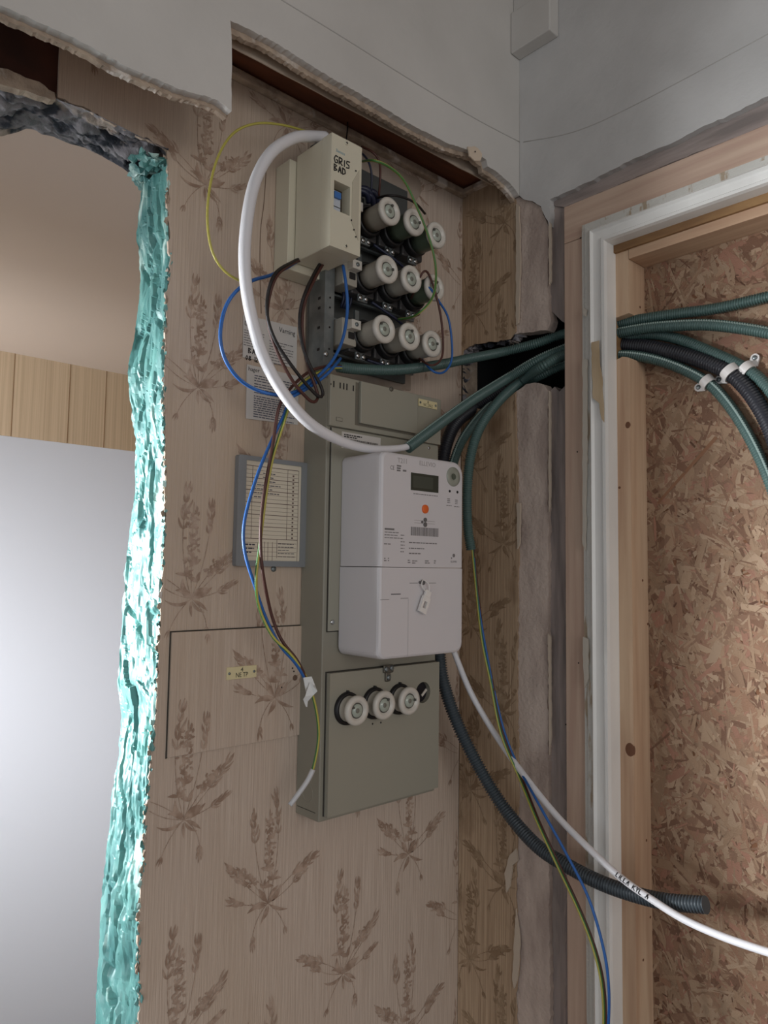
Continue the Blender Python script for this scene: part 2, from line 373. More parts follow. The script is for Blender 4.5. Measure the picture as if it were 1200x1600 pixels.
# teal paint remains on the corner of the lintel
bm = bmesh.new(); r = random.Random(9)
for i in range(90):
    u = r.uniform(0, 1) ** .8; t = r.uniform(0.02, 1); k = .80 + .2 * u
    a, b = pi(lf, k), pi(lb, k); x = a[0] * (1 - t) + b[0] * t; y = YA + .1 * t; z = a[1] * (1 - t) + b[1] * t - .008 - r.uniform(0, .01); s = r.uniform(.006, .013)
    ring = [bm.verts.new((x + math.cos(q) * s * r.uniform(.5, 1.1), y + math.sin(q) * s * r.uniform(.6, 1.4), z + r.uniform(-.003, .004))) for q in (0, 1, 2, 3, 4, 5)]
    c0 = bm.verts.new((x, y, z - r.uniform(.002, .006)))
    for q in range(6): bm.faces.new((ring[q], ring[(q + 1) % 6], c0))
obj('teal_flakes', bm, TEAL, wa, kind='stuff')
# dark board and torn plaster left of the paper above the opening
db = obj('brown_board', bx(-1.3, X88 + .002, YA + .0105, YA + .05, P(40, 122, Y=YA).z, 2.34), DARKB, wa)
pts = pl('Y', YA, [(-60, 92), (0, 108), (30, 118), (60, 130), (84, 146), (86, 158), (60, 152), (30, 142), (0, 134), (-60, 120)])
obj('torn_plaster', sheet(rag(pts + [pts[0]], .006, .0015, 2)[:-1], 'Y', YA - .003, YA + .010), RAW, wa)
# floral print of the wallpaper
def leaf(L, cx, cz, a, l, w_, bend=0):
    n = 5; up = []; dn = []
    for i in range(n + 1):
        t = i / n; ww = w_ * math.sin(math.pi * (t * .9 + .05)) ** 1.0 * (1 - .35 * t); aa = a + bend * t
        x = cx + math.cos(aa) * l * t; z = cz + math.sin(aa) * l * t
        up.append((x - math.sin(aa) * ww / 2, z + math.cos(aa) * ww / 2)); dn.append((x + math.sin(aa) * ww / 2, z - math.cos(aa) * ww / 2))
    L.append(up + dn[::-1])
def sprig(seed, mirror):
    r = random.Random(seed); L = []
    for a, l_, w_ in ((25, .026, .010), (62, .022, .009), (128, .024, .010), (165, .030, .009), (205, .026, .006), (245, .024, .005), (275, .020, .005), (318, .034, .006)):
        a = math.radians(a + r.uniform(-8, 8)); leaf(L, math.cos(a) * .004, math.sin(a) * .004, a, l_, w_, r.uniform(-.7, .7))
    for cx_, cz_ in ((-.006, .022), (.009, .030), (-.002, .045)):
        for k in range(4): leaf(L, cx_, cz_, math.radians(30 + 40 * k + r.uniform(-12, 12)), r.uniform(.010, .015), r.uniform(.0045, .0065), r.uniform(-.5, .5))
    def branch(ang, ln_, curve, nleaf, size, fl=False, start=(0, 0)):
        x, z = start; a = math.radians(ang)
        for i in range(12):
            s = ln_ / 12; x2, z2 = x + math.cos(a) * s, z + math.sin(a) * s
            leaf(L, x, z, a, s * 1.25, .0013); x, z = x2, z2; a += math.radians(curve) / 12
            if i >= 12 - nleaf:
                for sg in (-1, 1):
                    if fl:
                        for q in range(4): leaf(L, x + sg * .004 + r.uniform(-.004, .004), z + r.uniform(-.004, .004), r.uniform(0, 6.28), size * .45, size * .3)
                    else: leaf(L, x, z, a + sg * r.uniform(.4, .9), size * r.uniform(.6, 1.1), size * .22, sg * -.4)
        leaf(L, x, z, a, size, size * .22)
    branch(88, .115, 4, 8, .014, True); branch(72, .14, 30, 5, .019); branch(40, .085, -20, 6, .019); branch(140, .085, -10, 6, .018)
    branch(175, .06, -25, 5, .015); branch(10, .07, 40, 5, .018); branch(112, .12, -20, 4, .02); branch(215, .055, 60, 3, .014); branch(-40, .05, -30, 1, .012); branch(125, .07, 10, 6, .012, True)
    return [[(-x if mirror else x, z) for x, z in p] for p in L]
def inside(p, poly):
    c = False; n = len(poly)
    for i in range(n):
        x0, z0 = poly[i]; x1, z1_ = poly[(i + 1) % n]
        if (z0 > p[1]) != (z1_ > p[1]) and p[0] < (x1 - x0) * (p[1] - z0) / (z1_ - z0) + x0: c = not c
    return c
SPR = [sprig(1, False), sprig(2, True)]
def printed(bm, plane, c, centres, region, eps=.0004):
    for k, (cx, cz, var) in enumerate(centres):
        for p in SPR[var]:
            q = [(x + cx, z + cz) for x, z in p]
            if all(inside(a, region) for a in q):
                printed.n = (printed.n + 1) % 97; e_ = eps + printed.n * 3e-6
                bm.faces.new([bm.verts.new((a[0], c - e_, a[1]) if plane == 'Y' else (c - e_, a[0], a[1])) for a in q])
    return bm
printed.n = 0
cent = []
for i, x in enumerate([.345, .478, .612, .752, .888, 1.02]):
    for k in range(-1, 9): cent.append((x, (.785 if i % 2 else .925 if False else .785) + (.1425 if i % 2 else 0) + .285 * k - (0 if i % 2 else 0), i % 2))
cent = [(x, z, v) for x, z, v in cent]
# hidden-in-shade upper band keeps its print too
PANELR = pl('Y', YA, [(268, 988), (474, 972), (470, 1146), (261, 1183)])
px0, px1 = PANELR[0][0] - .001, P(474, 1050, Y=YA).x; pz0, pz1 = PANELR[3][1], PANELR[0][1]
prect = [(px0, pz0), (px1, pz0), (px1, pz1), (px0, pz1)]
off = .008
cent = [(x, z + off, v) for x, z, v in cent]
region = [p for p in wall_out]
bm = bmesh.new(); printed(bm, 'Y', YA, cent, region)
obj('floral_print', bm, PRINT, wa, 'keep', 'stuff')
# access lid covered in the same paper
ap = thing('access_panel', ((px0 + px1) / 2, YA, pz0), 'square wallpapered lid left of the grey cabinet, with a small label plate', 'panel')
obj('lid', bx(px0, px1, YA - .0045, YA - .0006, pz0, pz1, bev=.0006), WALLPAPER, ap)
bm = bmesh.new(); g = .0016
for a in ((px0 - g, px0, pz0 - g, pz1 + g), (px0, px1, pz1, pz1 + g), (px0, px1, pz0 - g * .4, pz0)): box(bm, a[0], a[1], YA - .0012, YA - .0003, a[2], a[3])
obj('lid_gap', bm, SEAM, ap)
obj('floral_print', printed(bmesh.new(), 'Y', YA - .0045, cent, prect), PRINT, ap, 'keep', 'stuff')
def plate(parent_loc, x0, x1, z0, z1, y, l1, l2, label):
    t = thing('label_plate', parent_loc, label, 'label')
    obj('plate', bx(x0, x1, y - .0016, y, z0, z1, bev=.0004), BRASS, t)
    for x in (x0 + .004, x1 - .004): screw(t, (x, y - .0016, (z0 + z1) / 2), (0, -1, 0), .0019, STEEL)
    bm = bmesh.new(); cx = (x0 + x1) / 2; h = z1 - z0
    text(bm, l1, h * .5, (cx, y - .0017, z0 + h * .72)); text(bm, l2, h * .55, (cx, y - .0017, z0 + h * .30), sx=.8)
    obj('lettering', bm, INK, t); return t
a = P(351, 1043, Y=YA); b = P(397, 1056, Y=YA)
plate((a.x, YA, b.z), a.x, b.x, b.z - .001, a.z + .0005, YA - .0045, '4', 'NE TP', 'small cream label plate screwed to the wallpapered lid')
# holes and plug on lid
bm = bmesh.new()
for px, py, rr in ((457, 1044, .0012), (459, 1049, .0012), (440, 1074, .0012)): cyl(bm, P(px, py, Y=YA - .0046), (0, -1, 0), rr, rr, .0005, 10)
obj('screw_hole', bm, INK, ap)
bm = bmesh.new(); cyl(bm, P(461, 1059, Y=YA - .0046), (0, -1, 0), .0042, .0036, .001, 16); obj('plug', bm, mat('brown_plug', (112, 88, 72), .7), ap)
# crease/crack in the paper left of the box
bm = bmesh.new(); sweep(bm, spline([P(416, 262, Y=YA), P(412, 320, Y=YA), P(407, 360, Y=YA), P(406, 420, Y=YA), P(408, 490, Y=YA)], .006), .0008, 5); obj('paper_tear', bm, mat('tear_brown', (120, 98, 82), .9), wa)
# light coloured repair boards behind the fuse board
pts = pl('Y', YA, [(480, 215), (560, 235), (655, 283), (657, 300), (650, 312), (640, 330), (640, 610), (480, 610)])
o = obj('bare_plaster_patch', sheet(rag(pts + [pts[0]], .01, .0015, 8)[:-1], 'Y', YA - .003, YA - .0002), mat('bare_patch', (176, 160, 146), .9, col2=(160, 142, 126), scale=(20, 20, 20)), wa)

# --- bulkhead (plane Y = .766) and soffit
low = pl('Y', YU, [(-80, -28), (0, 8), (52, 31), (120, 61), (200, 105), (280, 139), (328, 152), (345, 160), (362, 174)])
step = pl('Y', YU, [(362, 174), (362, 120), (362, 60), (360, 32)])
upp = pl('Y', YU, [(360, 32), (385, 44), (428, 65), (470, 92), (513, 119), (556, 143), (600, 169), (643, 195), (700, 224), (745, 238), (760, 250), (762, 260), (773, 266), (790, 280), (802, 292), (812, 306)])
up_r = rag(upp, .0035, .0008, 12)
lowr = rag(low, .0035, .0007, 11)
plas = [(-.9, ZC), (-.9, low[0][1])] + lowr + rag(step, .01, .0006, 3)[1:] + up_r[1:] + [(XB, ZC)]
bu = struct('wall_upper', sheet(plas, 'Y', YU, YU + .011), PLASTER)
def shift(E, dz): return [(x, z + dz) for x, z in E]
lath = [(-.9, ZC), (-.9, low[0][1] - .006)] + rag(shift(low[:-1], -.0045) + [(step[0][0] - .001, step[0][1] - .004)], .003, .0011, 21) + rag([(step[1][0] + .001, step[1][1]), (step[3][0] + .002, step[3][1] - .012)], .01, .001, 4) + rag(shift(upp, -.007), .003, .0013, 22) + [(XB, ZC)]
o = obj('board_layer', sheet(lath, 'Y', YU + .0112, YU + .019), RAW, bu)
lath2 = [(step[0][0] - .02, 2.3)] + [(step[0][0] - .02, 2.215)] + rag([(step[0][0], 2.212), (XB - .03, 2.223)], .03, .0008, 23) + [(XB - .03, 2.3)]
obj('paper_strip', sheet(lath2, 'Y', YU + .034, YU + .036), mat('torn_paper', (196, 180, 162), .9), bu)
# flake of plaster curling off near the corner
bm = bmesh.new(); c = P(741, 240, Y=YU - .003); r = random.Random(3); ring = []
for q in range(16):
    s = .013 * (1 + r.uniform(-.15, .15)); ring.append(bm.verts.new((c.x + math.cos(q / 16 * 6.283) * s * 1.25, c.y - .001 - .003 * max(0, math.cos(q / 16 * 6.283)), c.z + math.sin(q / 16 * 6.283) * s * .9)))
bm.faces.new(ring); e = bmesh.ops.extrude_face_region(bm, geom=bm.faces[:]); bmesh.ops.translate(bm, vec=(0, .002, 0), verts=[v for v in e['geom'] if isinstance(v, bmesh.types.BMVert)])
obj('plaster_flake', bm, mat('pale_flake', (206, 188, 168), .9), bu)
bm = bmesh.new(); cyl(bm, (c.x - .002, c.y - .0035, c.z + .001), (0, -1, 0), .0012, .0012, .0008, 10); obj('nail', bm, INK, bu)
# faint line along the upper wall
bm = bmesh.new(); sweep(bm, spline([P(430, -6, Y=YU), P(530, 55, Y=YU), P(640, 124, Y=YU), P(740, 184, Y=YU), P(812, 222, Y=YU)], .02), .0009, 5); obj('paint_ridge', bm, mat('ridge', (178, 174, 170), .8), bu)
sof = struct('soffit', bx(-.9, XB, YU + .036, YA, 2.262, 2.275), BROWN)
sof['kind'] = 'structure'; sof.name = 'trim_1'
bm = bmesh.new(); path = [Vector((X88, YA - .006, 2.252)), Vector((XB, YA - .006, 2.252))]
box(bm, step[0][0] - .1, XB, YA - .014, YA, 2.245, 2.258, bev=.003); struct('trim_2', bm, RAW)
box_ = bmesh.new(); box(box_, XB - .012, XB, YU + .036, YA, 2.248, 2.258, bev=.002); struct('trim_3', box_, RAW)

# --- right wall (plane X = 1.012)
hole = pl('X', XB, [(806, 518), (797, 530), (768, 534), (741, 537), (724, 548), (722, 562), (716, 575), (716, 605), (719, 627), (730, 634), (760, 640), (785, 625), (806, 612)])
edgeU = pl('X', XB, [(768, 268), (790, 292), (806, 312), (808, 345), (806, 400), (808, 450), (806, 500), (806, 518)])
edgeL = pl('X', XB, [(806, 612), (808, 700), (809, 780), (812, 840), (810, 900), (809, 1000), (808, 1100), (811, 1200), (809, 1300), (806, 1400), (812, 1500), (806, 1560), (810, 1640)])
ret = [(YA, 2.28)] + [(YA - .05, 2.27)] + rag(edgeU, .006, .0014, 31) + rag(hole, .006, .0015, 32)[1:] + rag(edgeL, .006, .0016, 33)[1:] + [(edgeL[-1][0], 0), (YA, 0)]
wr = struct('wall_right', sheet(ret, 'X', XB, XB + .002), mat('wallpaper_shaded', (188, 162, 134), .85, col2=(160, 134, 108), scale=(420, 420, 7), bump=.25, bscale=300, bmap=(1, 1, .05), col3=(120, 92, 66), s3=(14, 14, 9), lo3=.58, hi3=.8))  # darker copy of the wallpaper: the shade of this face is in the colour
centr = []
for i, y in enumerate([.80, .872]):
    for k in range(0, 8): centr.append((y, .74 + (.14 if i else 0) + .285 * k, i))
obj('floral_print', printed(bmesh.new(), 'X', XB, centr, ret), mat('print_shaded', (138, 112, 86), .85, col2=(165, 140, 112), scale=(60, 60, 60), lo=.42, hi=.7), wr, 'keep', 'stuff')  # print darkened to match, shade of the return wall painted in
# solid behind the paper; cavity where the conduits pass
bm = bmesh.new()
Zh0, Zh1 = P(806, 640, X=XB).z, P(806, 505, X=XB).z
box(bm, XB + .0245, XB + .06, .74, 1.0, 0, Zh0 - .03); box(bm, XB + .0245, XB + .06, .74, 1.0, Zh1 + .03, ZC); box(bm, XB + .0022, XB + .0244, .80, .898, 0, Zh0 - .04); box(bm, XB + .0022, XB + .0244, .80, .898, Zh1 + .04, 2.27)
obj('masonry_core', bm, CONC, wr)
bm = bmesh.new(); ho = [(y, z) for y, z in hole]
cav = pl('X', XB, [(935, 470), (700, 520), (700, 660), (935, 620)])
Ya, Yb = .60, .90
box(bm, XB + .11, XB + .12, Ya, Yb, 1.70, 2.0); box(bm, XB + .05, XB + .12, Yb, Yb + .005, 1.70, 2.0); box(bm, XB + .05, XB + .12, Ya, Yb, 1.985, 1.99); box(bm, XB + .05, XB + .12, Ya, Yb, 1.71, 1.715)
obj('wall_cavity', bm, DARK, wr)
# rubble lining round the hole
bm = bmesh.new(); r = random.Random(77)
for (y0, z0), (y1, z1_) in zip(hole, hole[1:]):
    for k in range(9):
        t = r.random(); y = y0 + (y1 - y0) * t; z = z0 + (z1_ - z0) * t; s = r.uniform(.003, .009)
        vs = [bm.verts.new((XB + .002 + r.uniform(.0, .028), y + r.uniform(-s, s), z + r.uniform(-s, s))) for _ in range(5)]
        bmesh.ops.convex_hull(bm, input=vs, use_existing_faces=False)
obj('rubble', bm, CONC, wr, kind='stuff')
# painted plaster on the upper right wall
sed = pl('X', XB - .002, [(812, 306), (818, 312), (832, 314), (845, 322), (852, 340), (858, 352), (859, 312), (885, 300), (920, 284), (960, 264), (990, 248), (1040, 228), (1090, 202), (1140, 180), (1200, 150), (1260, 122)])
upr = [(YU, ZC)] + rag(sed, .007, .0012, 41) + [(-.9, P(1260, 122, X=XB - .002).z), (-.9, ZC)]
wru = struct('wall_right_upper', sheet(upr, 'X', XB - .002, XB + .014), mat('white_plaster_side', (202, 200, 198), .8, col2=(188, 186, 184), scale=(6, 6, 6), bump=.2, bscale=90, col3=(170, 168, 166), s3=(9, 9, 4), lo3=.62, hi3=.8))
bm = bmesh.new(); box(bm, XB + .014, XB + .1, -.9, YU, P(1030, 235, X=XB).z + .03, ZC); obj('masonry_core', bm, RAW, wru)
bm = bmesh.new(); sweep(bm, spline([P(818, 222, X=XB - .002), P(900, 205, X=XB - .002), P(1000, 160, X=XB - .002), P(1210, 48, X=XB - .002)], .02), .0009, 5); obj('paint_ridge', bm, mat('ridge'  , (178, 174, 170)), wru)
# bare plaster strips either side of the hole
def Yx(px, py, X): return P(px, py, X=X).y
def vpoly(pix, X, th, name, m, seed, parent, amp=.0016):
    pts = pl('X', X, pix); o = obj(name, sheet(rag(pts + [pts[0]], .008, amp, seed)[:-1], 'X', X, X + th), m, parent); return o
z0p = 1680
vpoly([(770, 285), (818, 312), (832, 316), (845, 324), (857, 352), (857, 400), (856, 470), (861, 500), (855, 516), (845, 516), (818, 520), (772, 530)], XB + .003, .02, 'bare_plaster_strip', STRIP, 51, wr)
vpoly([(770, 634), (822, 600), (835, 598), (850, 601), (856, 610), (856, 900), (857, 1300), (860, 1640), (776, 1640), (772, 1200)], XB + .003, .02, 'bare_plaster_strip', STRIP, 52, wr)
for k, pix in enumerate(([(806, 318), (811, 322), (813, 420), (810, 505), (806, 508)], [(807, 785), (813, 786), (812, 850), (808, 858)], [(806, 1420), (812, 1470), (808, 1530), (803, 1545), (800, 1530)])):
    vpoly(pix, XB - .0035, .003, 'torn_edge', mat('torn_paper', (196, 180, 162)), 60 + k, wr, .0008)
for k, pix in enumerate(([(857, 610), (860, 612), (860, 790), (857, 800)], [(856, 990), (860, 995), (861, 1150), (858, 1180)], [(857, 345), (861, 350), (861, 440), (858, 446)])):
    vpoly(pix, XB - .001, .003, 'torn_edge', mat('torn_paper', (196, 180, 162)), 65 + k, wr, .0006)
# peeled bubble of paint low on the corner
vpoly([(796, 1336), (806, 1326), (809, 1345), (800, 1352), (796, 1385), (791, 1395), (788, 1365)], XB - .004, .0035, 'torn_edge', mat('torn_paper', (196, 180, 162)), 70, wr, .001)

# --- old grey stud framing
old = thing('old_stud_frame', (XB + .03, .69, 0), 'rough old grey timber framing around the boarded doorway', 'timber frame')
vpoly([(858, 312), (884, 320), (884, 505), (878, 502), (862, 486), (858, 486)], XB + .012, .03, 'stud', OLDWOOD, 71, old, .001)
vpoly([(858, 612), (867, 604), (874, 612), (884, 602), (884, 1640), (860, 1640)], XB + .012, .03, 'stud', OLDWOOD, 72, old, .001)
vpoly([(858, 306), (960, 258), (1200, 148), (1260, 120), (1260, 166), (1200, 194), (1040, 258), (882, 324), (858, 318)], XB + .009, .03, 'lintel_board', OLDWOODH, 73, old, .0012)

# --- wood lining (brown boards)
lin_ = thing('brown_door_lining', (1.0, .66, 0), 'brown planed wooden lining boards around the white door frame', 'door lining')
XL = 1.001
def vbar(x0, x1, py, pa, pb, z0, z1, X, bev=.001): 
    return bx(x0, x1, Yx(pb, py, X), Yx(pa, py, X), z0, z1, bev=bev)
zt0 = P(884, 380, X=XL).z; zl1 = P(883, 323, X=XL).z; zl0 = P(909, 352, X=XL).z - .014
Yl0, Yl1 = Yx(918, 900, XL) - .004, Yx(883.5, 900, XL)
obj('upright_board', bx(XL, XL + .03, Yl0, Yl1, 0, zt0 - .0008, bev=.0012), TRIMWOOD, lin_)
obj('head_board', bx(XL, XL + .03, -.6, Yl1, zt0, zl1, bev=.0012), TRIMWOODH, lin_)
for px, py in ((907, 372), (902, 706), (904, 1036), (884, 1132)):
    c = P(px, py, X=XL); bm = bmesh.new(); cyl(bm, c + Vector((.0004, 0, 0)), (-1, 0, 0), .0014, .0011, .0008, 10); obj('nail', bm, INK, lin_)

# --- white moulded frame
XW = .990
ya = Yx(909, 900, XW); yb = Yx(950, 900, XW) 
fr = struct('door_1', bmesh.new(), FRAMEW); fr.name = 'door_1'
W_ = ya - yb
prof = [(0, XM + .0), (0, XW + .006), (.12, XW + .006), (.16, XW + .003), (.34, XW + .003), (.38, XW - .001), (.44, XW - .003), (.52, XW + .001), (.60, XW + .0015), (.80, XW + .002), (.86, XW - .002), (.97, XW - .002), (1, XW + .004), (1, XM)]
zi = P(930, 357, X=XW).z; zo = P(909, 348, X=XW).z
def frame_part(name, m, sel):
    pass
ztop = P(910, 349, X=XW).z
bm = bmesh.new()
A = [bm.verts.new((x, ya - t * W_, 0)) for t, x in prof]; B = [bm.verts.new((x, ya - t * W_, ztop - t * W_ * .93)) for t, x in prof]; D = [bm.verts.new((x, -.7, ztop - t * W_ * .93)) for t, x in prof]
for i in range(len(prof) - 1):
    m1 = 1 if i < 5 else 0
    f = bm.faces.new((A[i], A[i + 1], B[i + 1], B[i])); f.material_index = m1; f = bm.faces.new((B[i], B[i + 1], D[i + 1], D[i])); f.material_index = m1
o = obj('frame_moulding', bm, [FRAMEW, FRAMEP], fr)
zin = ztop - W_ * .93
# peeled patches on the frame
def patch(pix, X, m, seed, par, nm, th=.0008): return vpoly(pix, X - th, th, nm, m, seed, par, .0008)
patch([(924, 535), (936, 532), (937, 570), (941, 590), (944, 660), (940, 655), (936, 630), (926, 622)], XW - .0035, mat('pale_bare_wood', (206, 184, 154), .8, col2=(184, 160, 128), scale=(40, 40, 12)), 81, fr, 'bare_wood_patch')
for k, pix in enumerate(([(911, 995), (918, 998), (919, 1060), (913, 1075), (911, 1040)], [(911, 480), (916, 484), (915, 494), (911, 492)], [(910, 560), (917, 562), (917, 700), (914, 860), (910, 850)])): patch(pix, XW + .001, mat('old_cream_paint', (188, 180, 168), .7), 83 + k, fr, 'peeled_patch', .003)
# bare yellowed rebate between frame and new stud
obj('rebate', bx(XM - .004, XM + .03, Yx(960, 900, XM) , yb + .01, 0, zin + .004), YWOOD, fr)
obj('head_rebate', bx(XM - .006, XM + .03, -.6, yb + .01, zin - .012, zin + .004), YWOOD, fr)

# --- new pine stud frame and flake board
sf = thing('pine_stud_frame', (XM, .58, 0), 'new pale pine stud frame fixed inside the white door frame', 'timber frame')
Ys = .566; Ys2 = Yx(946, 900, XM) + .006
zn1, zn0 = P(960, 496, X=XM).z, P(975, 562, X=XM).z
zh0, zh1 = P(988, 403, X=XM).z, P(988, 357, X=XM).z
notch = [(Ys2, zn1 - .012), (Ys2 - .02, zn1 - .002), (Ys, zn1 + .001), (Ys, zh1), (Ys2, zh1)]
obj('upright_stud', sheet(notch, 'X', XM, XO), STUD, sf)
obj('upright_stud', sheet([(Ys2, 0), (Ys, 0), (Ys, zn0 + .001)] + rag([(Ys, zn0 + .001), (Ys + .012, zn0 + .005), (Ys + .02, zn0 + .003), (Ys2, zn0 - .006)], .005, .0008, 5)[1:], 'X', XM, XO), STUD, sf)
obj('head_stud', bx(XM - .001, XO, -.6, Ys - .0006, zh0, zh1, bev=.0008), STUDH, sf)
for px, py, s in ((992, 1173, .0085), (981, 664, .0045)):
    X_ = XM; c = P(px, py, X=X_)
    if c.y < Ys: c.y = Ys + .006
    bm = bmesh.new(); lathe(bm, c + Vector((.0005, 0, 0)), (-1, 0, 0), [(0, s), (.0009, s * .8), (.0007, s * .5), (.001, s * .25), (.001, 0)], 18)
    for v in bm.verts: v.co.z = c.z + (v.co.z - c.z) * 1.3
    obj('knot', bm, KNOT, sf, True)
for px, py in ((968, 762), (1004, 907), (1010, 1313), (1000, 480), (1005, 1500), (1016, 1433), (1012, 975)):
    c = P(px, py, X=XM); ax = (-1, 0, 0)
    if c.y < Ys: c = P(px, py, Y=Ys); ax = (0, -1, 0)
    bm = bmesh.new(); cyl(bm, c - Vector(ax) * .0004, ax, .0022, .0018, .0008, 12); obj('nail', bm, KNOT, sf)
ob = thing('flake_board', (XO, .1, 0), 'brown flake board sheet closing the doorway behind the conduits', 'board')
obj('core_board', bx(XO, XO + .012, -.5, Ys + .02, 0, zh1 + .02), mat('flake_board_core', (126, 86, 60), .9), ob)
r = random.Random(15); vs = []; fs = []; cols = []
pal = [(170, 138, 110), (180, 150, 122), (162, 128, 102), (152, 116, 92), (174, 142, 114), (188, 158, 130), (164, 124, 98), (134, 98, 76), (170, 124, 102)]
for i in range(21000):
    y = r.uniform(-.5, .57) if r.random() < .4 else r.uniform(.25, .57)
    z = r.uniform(0, 2.1) if r.random() < .35 else r.uniform(.9, 2.1)
    a = r.gauss(1.2, .9); l = r.uniform(.004, .022) * (2 if r.random() < .1 else 1); wd = r.uniform(.0008, .0048) * (2.2 if r.random() < .12 else 1)
    x = XO - r.uniform(.0002, .0013); ca, sa = math.cos(a), math.sin(a); tl = r.uniform(-.0006, .0006); k = len(vs)
    for (u, v, d) in ((-1, -.8, -tl), (-.8, 1, 0), (.3, 1.1, tl * .5), (1, .7, tl), (.9, -1, 0)):
        yy = y + ca * u * l - sa * v * wd; yy = min(yy, Ys + .004)
        vs.append((x + d, yy, z + sa * u * l + ca * v * wd))
    fs.append((k, k + 1, k + 2, k + 3, k + 4)); c = pal[int(r.random() ** 1.15 * len(pal))]; j = r.uniform(.70, .86)
    if r.random() < .035: c = (112, 76, 56); vs[-5:] = [((q[0]), y + (q[1] - y) * .4, z + (q[2] - z) * .4) for q in vs[-5:]]
    cols += [tuple(q * j for q in lin(c)[:3]) + (1,)] * 5
me = bpy.data.meshes.new('wood_flakes'); me.from_pydata(vs, [], fs); ca_ = me.color_attributes.new('Col', 'FLOAT_COLOR', 'POINT')
ca_.data.foreach_set('color', [q for c in cols for q in c]); o = link('wood_flakes', me, OSB, ob); o['kind'] = 'stuff'

bm = bmesh.new(); a_ = P(1028, 786, X=XO - .0016); b_ = P(1118, 682, X=XO - .0016); d_ = (b_ - a_).normalized(); n_ = Vector((0, -d_.z, d_.y)); bm.faces.new([bm.verts.new(q) for q in (a_ - n_ * .002, a_ + n_ * .002, b_ + n_ * .0045, b_ - n_ * .001)]); obj('long_strand', bm, mat('dark_strand', (138, 98, 72), .85), ob)
# --- white casing in the upper corner
cs = thing('pipe_casing', (XB, .72, 2.44), 'white painted square casing high in the corner of the plastered walls', 'casing')
Yc0 = P(859, 60, X=.984).y; zc = P(815, 93, X=XB - .002).z
obj('casing_box', bx(.984, XB - .002, Yc0, YU - .0005, zc, zc + .075, bev=.002), PLASTER, cs)
obj('upper_casing', bx(.992, XB - .002, Yc0 + .006, YU - .0005, zc + .0752, ZC, bev=.001), PLASTER, cs)

# ================================================================== METAL CABINET
X0, X1, YC = .6565, .891, .845
zb = 1.192; zcov1 = P(512, 583, Y=YC - .006).z; zcov0 = P(512, 664, Y=YC - .006).z; zlow = P(512, 986, Y=YC).z
cab = thing('meter_cabinet', (X0, YA, zb), 'tall grey beige steel cabinet on the wallpapered wall, carrying the meter', 'cabinet')
obj('back_box', bx(X0, X1, YC, YA, zb, zcov1 - .004, bev=.0015), GREY, cab)
obj('upper_cover', bx(X0, X1 + .001, YC - .007, YC - .0003, zcov0, zcov1, bev=.001), GREYS, cab)
obj('mid_plate', bx(X0 + .008, X1 - .001, YC - .003, YC - .0003, zlow, zcov0 - .0015, bev=.0006), GREYS, cab)
bm = bmesh.new(); box(bm, X0 + .0065, X0 + .0078, YC - .0012, YC - .0002, zlow, zcov0 - .001); box(bm, X0 + .0065, X0 + .05, YC - .0012, YC - .0002, zlow - .0016, zlow - .0003)
obj('cover_seam', bm, SEAM, cab)
YD = YC - .009
dx0 = P(514, 1150, Y=YD).x; dz1 = P(514, 1053, Y=YD).z; dz0 = P(508, 1279, Y=YD).z
obj('fuse_door', sheet([(dx0, dz0), (X1, dz0), (X1, dz1), (dx0, dz1)], 'Y', YD, YC - .0004, holes=[[(P(661, 1082, Y=YD).x + .0165 * math.cos(q / 24 * 6.2832), P(661, 1082, Y=YD).z + .0165 * math.sin(q / 24 * 6.2832)) for q in range(24)]]), GREYS, cab)
bm = bmesh.new(); box(bm, dx0 - .0018, dx0 - .0001, YC - .0014, YC - .0003, dz0, dz1 + .0018); box(bm, dx0, X1, YC - .0014, YC - .0003, dz1 + .0001, dz1 + .0018); obj('door_seam', bm, SEAM, cab)
bm = bmesh.new(); c = P(661, 1082, Y=YD); cyl(bm, (c.x, YC - .0004, c.z), (0, -1, 0), .0168, .0168, .0006, 24); obj('empty_socket', bm, mat('socket_dark', (22, 18, 26), .5), cab)
bm = bmesh.new(); box(bm, c.x - .006, c.x + .008, YD - .0015, YD - .0002, c.z - .003, c.z + .001); bmesh.ops.rotate(bm, cent=(c.x, YD, c.z), matrix=Matrix.Rotation(-.7, 3, 'Y'), verts=bm.verts[:]); obj('contact_strip', bm, CER, cab)
# door latch (two little screws on a plate)
c = P(606, 1052, Y=YD); bm = bmesh.new(); box(bm, c.x - .011, c.x + .010, YD - .003, YD, c.z + .001, c.z + .013, bev=.002); box(bm, c.x - .007, c.x + .004, YD - .003, YD, c.z - .012, c.z + .002, bev=.002); lt = obj('latch', bm, mat('dull_zinc', (110, 104, 94), .5, .5), cab)
for dx, dz in ((-.006, .007), (.005, .008), (-.001, -.006)): screw(lt, (c.x + dx, YD - .003, c.z + dz), (0, -1, 0), .0040, STEEL)
bm = bmesh.new()
for px, py in ((582, 1131), (595, 1129)): cyl(bm, P(px, py, Y=YD), (0, -1, 0), .0014, .0014, .0004, 10)
obj('pinhole', bm, INK, cab)
